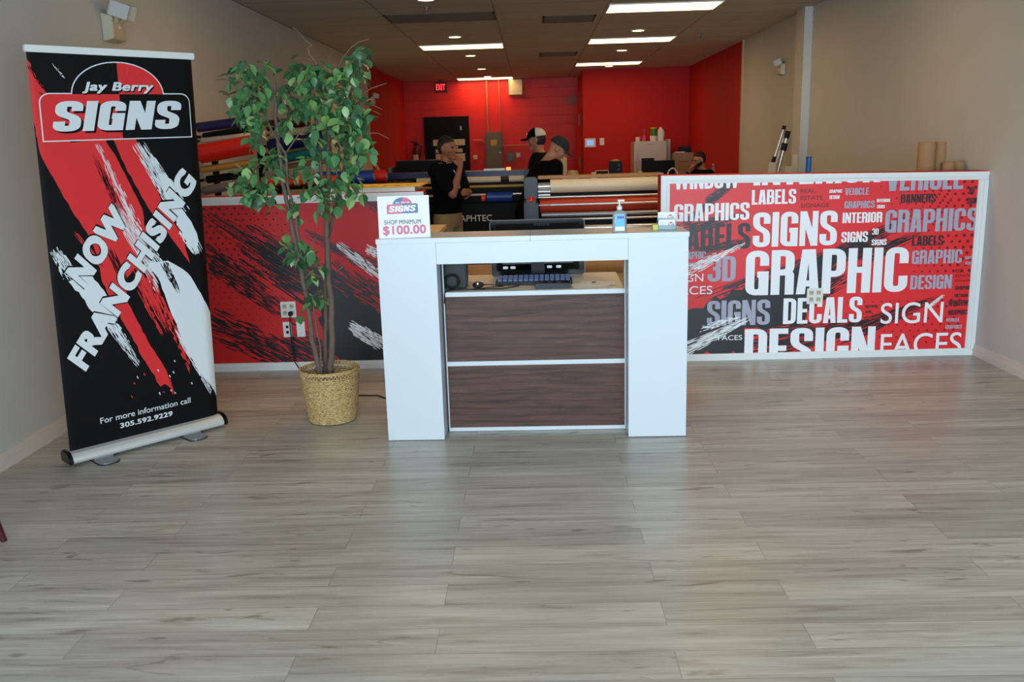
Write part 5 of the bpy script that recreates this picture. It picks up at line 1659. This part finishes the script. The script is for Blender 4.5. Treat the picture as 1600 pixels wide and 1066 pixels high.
box(-.285, -.235, py + .06, py + .12, 1.3185, 1.352).build('indicator_lamp', M['amber'], t, bevel=.003)
A = Art((-.93, py + .0195, .772), (1, 0, 0), (0, 0, 1), NY, (0, .5, 0, .1))
A.glyphs(plain('GRAPHTEC', .012), (0, .006), (.475, .006), (0, .076), 0, 1)
A.build('lettering', [M['white']], t)

# ------------------------------------------------------------------ roll laminator
ly = 7.8
t = thing('roll_laminator', 'wide roll laminator with cream and rust red rolls', 'laminator', (.8, ly, 0))
for x0, x1, nm in ((-.078, .045, 'side_tower'), (1.13, 1.25, 'side_tower')):
    b = MB()
    b.prism([(x0 + (.0), .06), (x1, .06), (x1, 1.12), (x0, 1.12)], ly - .20, ly + .3)
    tw = b.build(nm, M['machine'], t, bevel=.02)
    box(x0 + .004, x1 - .004, ly - .06, ly + .22, 1.1205, 1.31 if x0 < .5 else 1.285).build('upper_cheek', M['machine'], tw, bevel=.012)
es = MB()
es.lathe([(.034, .0005), (.034, .012), (.022, .014), (.022, .03), (.001, .032)], (-.016, ly - .12, 1.1205), 20)
es.build('emergency_button', M['redroll'], t, True)
MB().lathe([(.044, .0002), (.044, .0004)], (-.016, ly - .12, 1.1202), 20).build('button_collar', M['yellow'], t)
for x in (-.02, 1.19): box(x - .05, x + .05, ly - .35, ly + .45, .0, .0595).build('foot', M['black'], t, bevel=.005)
def lrod(x0, x1, y, z, r, m, nm, n=24):
    MB().tube([(x0, y, z), (x1, y, z)], r, n).build(nm, M[m], t, True)
lrod(.152, 1.10, ly - .02, 1.232, .058, 'creamroll', 'cream_roll')
lrod(.046, 1.1295, ly - .02, 1.232, .034, 'alu', 'roll_shaft')
lrod(.046, .151, ly - .05, 1.19, .014, 'alu', 'roller')
lrod(.046, .15, ly - .05, 1.16, .012, 'alu', 'roller')
lrod(.046, 1.1295, ly - .09, 1.143, .009, 'alu', 'tension_bar')
lrod(.058, 1.12, ly + .02, 1.07, .066, 'redlam', 'red_liner_roll')
lrod(.15, 1.1295, ly - .10, 1.078, .011, 'alu', 'tension_bar')
lrod(.046, .1495, ly - .10, 1.078, .006, 'alu', 'tension_bar')
lrod(.07, 1.12, ly - .08, .992, .020, 'steel', 'nip_roller')
lrod(.046, 1.1295, ly - .13, .955, .010, 'alu', 'tension_bar')
lrod(.046, 1.1295, ly - .06, .872, .028, 'alu', 'nip_roller')
lrod(.046, 1.1295, ly - .10, .815, .012, 'alu', 'tension_bar')
lrod(.10, 1.12, ly + .02, .545, .085, 'tan_tube', 'kraft_roll')
lrod(.046, 1.1295, ly + .02, .545, .03, 'steel', 'roll_shaft')
box(.046, 1.1295, ly + .12, ly + .2, .60, 1.19).build('back_panel', M['doorblack'], t, bevel=.003)
box(.0455, 1.1295, ly + .0, ly + .22, 1.293, 1.318).build('top_bar', M['kraft'], t, bevel=.004)

# ------------------------------------------------------------------ stock leaning on the right wall
def pole(px0, px1, Y, r, label, grips):
    a, c = atY(*px0, Y), atY(*px1, Y)
    dd = (c - a)
    f = a + dd * ((.003 + r - a.z) / dd.z)
    t = thing('telescopic_pole', label, 'pole', f, 'telescopic poles leaning on the right wall')
    MB().tube([f, c], r, 12).build('shaft', M['alu'], t, True)
    u = dd.normalized()
    for k0, k1, rr in grips:
        MB().tube([a + dd * k0, a + dd * k1], r * rr, 12).build('grip', M['rubber'], t, True)
pole((1205, 262), (1225.5, 198), 11.3, .016, 'longest thin silver pole leaning on the right wall', ((.13, .27, 1.5), (.93, 1.02, 1.5)))
pole((1217, 262), (1231, 206), 11.2, .024, 'thicker silver pole with black collars leaning on the right wall', ((.48, .68, 1.6), (.82, 1.02, 1.4)))
pole((1211, 262), (1225, 212), 11.45, .018, 'plain silver pole standing between the two capped poles', ())
def stock(px, Y, w, d_, ztop, m, nm, label, cat, grp=None):
    c = atY(*px, Y)
    return tag(box(c.x - w / 2, c.x + w / 2, Y, Y + d_, .001, ztop).build(nm, M[m], bevel=.003), label, cat, grp)
c = atY(1207, 254, 10.4)
stock((1207, 254), 10.4, .09, .05, c.z, 'cream', 'wooden_plank', 'short cream plank end left of the silver poles', 'plank', 'planks behind the right partition')
c = atY(1243, 241, 10.2)
stock((1243, 241), 10.2, .055, .05, c.z, 'cream', 'wooden_plank', 'taller cream plank end right of the silver poles', 'plank', 'planks behind the right partition')
c = atY(1234, 260, 10.1)
stock((1233, 260), 10.1, .085, .05, c.z, 'cream', 'wooden_plank', 'low cream plank end touching the taller plank', 'plank', 'planks behind the right partition')
c = atY(1264, 247, 9.0)
t = thing('blue_tube', 'bright blue tube standing behind the right partition', 'tube', (c.x, 9.0, 0))
MB().pipe((c.x - .03, 9.0, .002), (c.x + .0, 9.0, c.z), .027, .022, 20).build('tube_wall', M['cyanblue'], t, True)
MB().pipe((c.x + .0, 9.0, c.z + .0005), (c.x + .0004, 9.0, c.z + .012), .029, .021, 20).build('tube_cap', M['blue'], t, True)
for (x, z, r, l) in ((2.922, 1.526, .061, 'widest tall cardboard tube behind the right end of the partition'), (3.022, 1.524, .039, 'slimmer tall cardboard tube beside the widest one'),
                     (3.085 + .028, 1.378, .038, 'rightmost short cardboard tube near the wall'), (3.085 - .052, 1.376, .042, 'short cardboard tube in front of the slimmer tall tube')):
    y = 6.80 if z > 1.4 else 6.68
    if 'front' in l: x, y = 3.022 + .018, 6.69
    if 'rightmost' in l: x, y = 3.137, 6.74
    t = thing('cardboard_tube', l, 'cardboard tube', (x, y, 0), 'cardboard tubes behind the right partition')
    MB().pipe((x, y, .001), (x, y, z), r, r - .006, 32).build('tube_wall', M['kraft'], t, True)
t = thing('storage_unit', 'black cabinet at the back left of the standing man', 'cabinet', (-1.45, 11.2, 0))
box(-1.66, -1.12, 11.0, 11.5, .005, 1.432).build('cabinet_body', M['black'], t, bevel=.005)
for x0, x1 in ((-1.655, -1.392), (-1.388, -1.125)):
    dr = box(x0, x1, 10.98, 10.9995, .03, 1.42).build('cabinet_door', M['doorblack'], t, bevel=.002)
tag(box(-1.74, -1.70, 10.9, 11.4, .001, 1.36).build('grey_panel', M['greyroll'], bevel=.002), 'grey panel standing upright left of the black cabinet', 'panel')

# ------------------------------------------------------------------ people
def fuse(mb, name, mats, parent, voxel=.007, it=4, paint=None):
    o = mb.build(name, mats)
    r = o.modifiers.new('r', 'REMESH')
    r.mode = 'VOXEL'
    r.voxel_size = voxel
    r.use_smooth_shade = True
    s = o.modifiers.new('s', 'SMOOTH')
    s.iterations = it
    s.factor = .5
    dg = bpy.context.evaluated_depsgraph_get()
    me = bpy.data.meshes.new_from_object(o.evaluated_get(dg))
    bpy.data.objects.remove(o)
    off = Vector((0, 0, 0))
    p = parent
    while p is not None:
        off += p.location
        p = p.parent
    for v in me.vertices: v.co -= off
    me.materials.clear()
    for m in (mats if isinstance(mats, list) else [mats]): me.materials.append(m)
    idx = [0] * len(me.polygons)
    if paint:
        for p in me.polygons:
            c = p.center + off
            for q, rad, mi in paint:
                if (c - q).length < rad:
                    idx[p.index] = mi
                    break
    me.polygons.foreach_set('material_index', idx)
    me.polygons.foreach_set('use_smooth', [True] * len(me.polygons))
    me.name = name
    no = bpy.data.objects.new(name, me)
    COL.objects.link(no)
    no.parent = parent
    return no
def hand(b, wrist, tip, palm, side, curl=.5, k=1.0):
    """wrist point, finger direction, palm normal, side = +1 thumb along d x n"""
    d, n = Vector(tip).normalized(), Vector(palm).normalized()
    n = (n - d * n.dot(d)).normalized()
    w = d.cross(n) * side
    W = Vector(wrist)
    b.loft([(W - d * .01, w * .026, n * .018), (W + d * .02, w * .034, n * .017), (W + d * .06, w * .041, n * .015), (W + d * .088, w * .039, n * .011)], 12)
    for i, (o, L) in enumerate(((.029, .070), (.010, .079), (-.010, .073), (-.028, .058))):
        p = W + d * (.084 - .004 * abs(i - 1)) + w * o
        a = curl * (.5 + .08 * i)
        pts = [p]
        for s_, f in ((.45, .6), (.32, 1.5), (.23, 2.2)):
            q = (d * cos(a * f) + n * sin(a * f)).normalized()
            pts.append(pts[-1] + q * L * s_)
        b.limb(pts, [.0105, .0098, .0092, .0085], 8)
    p = W + d * .028 + w * .030
    pts = [p, p + (d * .7 + w * .75 + n * .25).normalized() * .04, p + (d * .7 + w * .75 + n * .25).normalized() * .04 + (d * .9 + w * .25 + n * .4).normalized() * .032]
    b.limb(pts, [.014, .011, .009], 8)
def person(label, loc, yaw, Hs, skin, shirt, pants, elbows, hands, lean=0, sleeve=.55, seated=False, hy=0, hp=0, hair='hair', cap=None, glasses=False, beard=False, collar=None, bulk=1.0, curl=.7, lanyard=False, hshift=(0, 0, 0), rise=0, hem=.80):
    t = thing('person', label, 'person', loc)
    k = Hs / 1.70
    B = Matrix.Translation(loc) @ Matrix.Rotation(yaw, 4, 'Z') @ Matrix.Scale(k, 4)
    dz = -.42 + rise if seated else 0
    def W(p):
        x, y, z = p
        return B @ Vector((x, y + max(0, z - .95) * math.tan(lean), z + dz))
    def Wv(v): return (B.to_3x3() @ Vector(v))
    def body_rings(g, z0, z1):
        R = [(.80, .150, .100, 0), (.86, .162, .112, 0), (.94, .158, .114, .004), (1.03, .152, .112, .010), (1.14, .156, .112, .008), (1.26, .172, .118, .002), (1.35, .178, .108, -.004), (1.405, .150, .085, -.008), (1.44, .085, .062, -.006), (1.47, .058, .056, .0)]
        out = []
        for z, rx, ry, cy in R:
            if z0 - 1e-6 <= z <= z1 + 1e-6:
                c = W((0, cy, z))
                out.append((c, Wv(((rx * bulk + g) , 0, 0)), Wv((0, (ry * bulk + g), 0))))
        return out
    sh = [(-.185 * bulk, 0, 1.375), (.185 * bulk, 0, 1.375)]
    if seated: leg = lambda s: [(s * .09, 0, .90), (s * .13, .42, .90), (s * .13, .40, .50)]
    else: leg = lambda s: [(s * .088, 0, .88), (s * .10, .015, .48), (s * .10, -.01, .085)]
    # bare figure: one continuous surface
    b = MB()
    b.loft(body_rings(0, .80, 1.47), 24)
    hc = W((hshift[0], .028 + hshift[1], 1.585 + hshift[2]))
    HM = Matrix.Translation(hc) @ (B.to_3x3().normalized().to_4x4()) @ Matrix.Rotation(hy, 4, 'Z') @ Matrix.Rotation(hp, 4, 'X') @ Matrix.Scale(k, 4)
    b.limb([W((0, -.004, 1.42)), W((0, .006, 1.47)), HM @ Vector((0, -.02, -.06))], [.062 * k, .057 * k, .055 * k], 14)
    n0 = len(b.v)
    b.ball((0, 0, 0), 1, 24)
    for i in range(n0, len(b.v)):
        x, y, z = b.v[i]
        j = max(0, -z)
        b.v[i] = (x * .075 * (1 - .28 * j ** 1.4), y * .096 * (1 - .12 * j) + .010 * j, z * .115)
    b.limb([(0, .088, .018), (0, .106, -.012), (0, .112, -.022)], [.008, .011, .013], 10)
    for s_ in (-1, 1):
        b.ball((s_ * .012, .1, -.024), .008, 8)
        b.ball((s_ * .030, .082, .026), (.022, .014, .008), 10)
        b.ball((s_ * .078, -.004, -.004), (.010, .020, .032), 10)
        b.ball((s_ * .042, .066, -.022), (.022, .018, .020), 10)
    b.ball((0, .078, -.098), (.030, .024, .020), 12)
    b.ball((0, .088, -.056), (.026, .012, .010), 10)
    b.xf(HM, n0)
    for s_, i in ((-1, 0), (1, 1)):
        e, h = elbows[i], hands[i][0]
        S, E_, Hh = W(sh[i]), W(e), W(h)
        b.limb([S, S.lerp(E_, .5), E_, E_.lerp(Hh, .35), Hh], [.056 * k * bulk, .048 * k * bulk, .040 * k, .041 * k, .027 * k], 14)
        hand(b, Hh, Wv(hands[i][1]), Wv(hands[i][2]), hands[i][3], curl)
        L = [W(p) for p in leg(s_)]
        b.limb([L[0], L[0].lerp(L[1], .5), L[1], L[1].lerp(L[2], .35), L[2]], [.088 * k, .075 * k, .056 * k, .056 * k, .036 * k], 14)
        f = L[2]
        b.loft([(f + Wv((0, -.05, -.06)), Wv((.035, 0, 0)), Wv((0, .02, .03))), (f + Wv((0, .06, -.05)), Wv((.045, 0, 0)), Wv((0, 0, .035))), (f + Wv((0, .16, -.062)), Wv((.042, 0, 0)), Wv((0, 0, .018)))], 12)
    paint = [(HM @ Vector((s_ * .031, .090, .008)), .0105 * k, 1) for s_ in (-1, 1)] + [(HM @ Vector((x, .099, -.056)), .0095 * k, 2) for x in (-.014, 0, .014)]
    if beard:
        paint += [(HM @ Vector((x, y, z)), r_ * k, 3) for x, y, z, r_ in ((0, .085, -.095, .038), (.05, .05, -.07, .035), (-.05, .05, -.07, .035), (.0, .1, -.04, .012), (.06, .02, -.05, .03), (-.06, .02, -.05, .03))]
    fuse(b, 'body', [skin, M['eye'], M['lips'], M['hair']], t, .0065, 3, paint)
    # shirt
    b = MB()
    b.loft(body_rings(.016, hem, 1.44), 28)
    for i in (0, 1):
        e, h = elbows[i], hands[i][0]
        S, E_, Hh = W(sh[i]), W(e), W(h)
        if sleeve < 1: b.limb([S, S.lerp(E_, sleeve)], [.074 * k * bulk, .070 * k * bulk], 16)
        else: b.limb([S, S.lerp(E_, .5), E_, E_.lerp(Hh, .9)], [.074 * k * bulk, .066 * k, .057 * k, .042 * k], 16)
    fuse(b, 'shirt', shirt, t, .010, 4)
    if collar:
        b = MB()
        pts = [W((.068 * cos(a), .002 + .066 * sin(a), 1.452 - .03 * max(0, sin(a)))) for a in [2 * pi * j / 24 for j in range(25)]]
        b.tube(pts, .016 * k, 8, False)
        b.build('collar', collar, t, True)
    if lanyard:
        pts = [W((-.06, .05, 1.44)), W((-.03, .118, 1.36)), W((.0, .135, 1.28)), W((.03, .118, 1.36)), W((.06, .05, 1.44))]
        b = MB().tube(pts, .006, 6)
        b.box(-.025, .025, .142, .146, 1.19, 1.27, M_=B)
        b.build('name_badge', M['white'], t, True)
    # trousers
    b = MB()
    b.loft(body_rings(.008, .80, 1.03), 24)
    for s_ in (-1, 1):
        L = [W(p) for p in leg(s_)]
        b.limb([L[0], L[0].lerp(L[1], .5), L[1], L[1].lerp(L[2], .95)], [.105 * k, .094 * k, .078 * k, .066 * k], 16)
    fuse(b, 'trousers', pants, t, .011, 3)
    b = MB()
    for s_ in (-1, 1):
        f = W(leg(s_)[2])
        b.loft([(f + Wv((0, -.07, -.045)), Wv((.040, 0, 0)), Wv((0, .01, .040))), (f + Wv((0, .04, -.035)), Wv((.052, 0, 0)), Wv((0, 0, .048))), (f + Wv((0, .17, -.055)), Wv((.048, 0, 0)), Wv((0, 0, .028))), (f + Wv((0, .20, -.06)), Wv((.03, 0, 0)), Wv((0, 0, .02)))], 14)
    fuse(b, 'shoes', M['black'], t, .009, 3)
    if hair:
        b = MB()
        if cap: b.ball((0, -.026, .0), (.079, .080, .088), 24)
        else:
            b.ball((0, -.030, .024), (.080, .080, .102), 24)
            b.ball((0, -.006, .066), (.072, .083, .053), 20)
            R = random.Random(int(Hs * 1000))
            for q in range(60):
                a, e = R.uniform(0, 2 * pi), R.uniform(.35, 1.4)
                b.ball((.066 * cos(a) * cos(e), -.016 + .074 * sin(a) * cos(e), .052 + .072 * sin(e)), R.uniform(.008, .014), 6)
        b.xf(HM)
        fuse(b, 'hair', M[hair], t, .005, 2)
    if cap:
        front, back, brim = cap
        b = MB()
        prof = [(cos(a), sin(a)) for a in [pi / 2 * j / 10 for j in range(11)]]
        n = 32
        vs, fs, ms = [], [], []
        for j, (c_, s_) in enumerate(prof):
            for i in range(n):
                a = 2 * pi * i / n
                vs.append(Vector((.090 * c_ * cos(a), -.006 + .108 * c_ * sin(a), .030 + .100 * s_ ** .9)))
        for j in range(len(prof) - 1):
            for i in range(n):
                fs.append((j * n + i, j * n + (i + 1) % n, (j + 1) * n + (i + 1) % n, (j + 1) * n + i))
                a = 2 * pi * (i + .5) / n
                ms.append(0 if sin(a) > .05 else 1)
        b.add([HM @ v for v in vs], fs)
        b.m = ms
        cp = b.build('cap', [front, back], t, True)
        sm = cp.modifiers.new('thickness', 'SOLIDIFY')
        sm.thickness = .003
        b = MB()
        vs = []
        for r_ in (0, 1):
            for i in range(13):
                a = pi * (.14 + .72 * i / 12)
                if r_ == 0: v = (.089 * cos(a), -.006 + .106 * sin(a), .034)
                else: v = (.080 * cos(a), .01 + .175 * sin(a) ** .8, .030 - .012 * abs(cos(a)) * 2 - .006)
                vs.append(v)
        b.add([HM @ Vector(v) for v in vs], [(i, i + 1, i + 14, i + 13) for i in range(12)])
        br = b.build('brim', brim, cp, True)
        sm = br.modifiers.new('thickness', 'SOLIDIFY')
        sm.thickness = .003
        if back != front:
            b = MB().box(-.022, .022, .094, .104, .060, .082, M_=HM)
            b.build('front_patch', M['white'], cp, bevel=.002)
    if glasses:
        b = MB()
        for s_ in (-1, 1):
            pts = [HM @ Vector((s_ * .032 + .022 * cos(a), .104, .008 + .015 * sin(a))) for a in [2 * pi * j / 16 for j in range(17)]]
            b.tube(pts, .0028 * k, 6, False)
            b.tube([HM @ Vector((s_ * .054, .104, .012)), HM @ Vector((s_ * .078, .0, .012))], .0028 * k, 6)
        b.tube([HM @ Vector((-.010, .105, .010)), HM @ Vector((.010, .105, .010))], .0028 * k, 6)
        b.build('glasses', M['black'], t, True)
    return t
c = atY(699, 300, 9.05)
person('man in navy polo and khaki trousers standing with a hand at his chin', (c.x - .005, 9.05, 0), -2.05, 1.685, M['skin'], M['navycloth'], M['khaki'],
       [(-.235, .075, 1.12), (.20, .20, 1.14)], [((-.03, .255, 1.15), (1, .25, .05), (0, -1, .1), 1), ((.085, .225, 1.40), (-.4, -.3, .85), (-.5, -.85, -.2), 1)],
       sleeve=.72, hy=-.1, hp=-.03, collar=M['navycloth'], bulk=1.06, curl=.9, lanyard=True, hem=.94)
c = atY(840, 240, 10.6)
person('man in black cap with white mesh back facing left', (c.x + .02, 10.6, 0), RAD(82), 1.76, M['skin_pale'], M['olivecloth'], M['khaki'],
       [(-.245, .06, 1.12), (.245, .06, 1.12)], [((-.09, .30, 1.16), (.5, .8, .25), (.3, -.2, .9), 1), ((.10, .28, 1.14), (-.5, .8, .25), (-.3, -.2, .9), -1)],
       sleeve=.6, hp=-.12, cap=(M['blackcloth'], M['capmesh'], M['blackcloth']))
c = atY(826, 280, 9.2)
person('man in black shirt and dark green cap bending his head to the right', (c.x + .0, 9.2, 0), RAD(-64), 1.68, M['skin_pale'], M['blackcloth'], M['navycloth'],
       [(-.25, .13, 1.10), (.25, .13, 1.10)], [((-.12, .36, 1.02), (.3, .9, -.1), (.1, .1, -1), 1), ((.12, .36, 1.02), (-.3, .9, -.1), (-.1, .1, -1), -1)],
       lean=.44, sleeve=1.2, hy=-.5, hp=-.6, hshift=(.03, .02, -.03), hair=None, cap=(M['greencap'], M['greencap'], M['greencap']), bulk=1.14)
c = atY(1103, 268, 14.2)
person('seated man with glasses and dark beard resting his chin on his hand', (c.x + .02, 14.2, 0), RAD(112), 1.72, M['skin_pale'], M['blackcloth'], M['navycloth'],
       [(-.24, .12, 1.14), (.20, .26, 1.20)], [((-.12, .40, 1.24), (.4, .9, .0), (0, 0, -1), 1), ((.055, .205, 1.40), (-.3, -.1, .9), (-.5, -.6, -.1), 1)],
       lean=.18, sleeve=1.2, seated=True, rise=.09, hp=-.18, glasses=True, beard=True, curl=1.0)
t = thing('office_chair', 'dark office chair under the seated man with glasses', 'chair', (c.x + .02, 14.2, 0))
ox, oy = c.x + .02, 14.2
MO = RZ(RAD(112), (ox, oy, 0))
box(ox - .24, ox + .24, oy - .20, oy + .30, .43, .47, M_=MO).build('seat', M['black'], t, bevel=.015)
box(ox - .21, ox + .21, oy - .30, oy - .25, .45, .98, M_=MO).build('backrest', M['black'], t, bevel=.015)
MB().tube([(ox, oy, .06), (ox, oy, .429)], .028, 12).build('gas_column', M['steel'], t, True)
for k in range(5):
    a = 2 * pi * k / 5
    lg = MB().tube([(ox, oy, .09), (ox + .28 * cos(a), oy + .28 * sin(a), .065)], [.022, .016], 8).build('leg', M['black'], t, True)
    MB().ball((ox + .28 * cos(a), oy + .28 * sin(a), .028), .027, 12).build('caster', M['rubber'], lg, True)
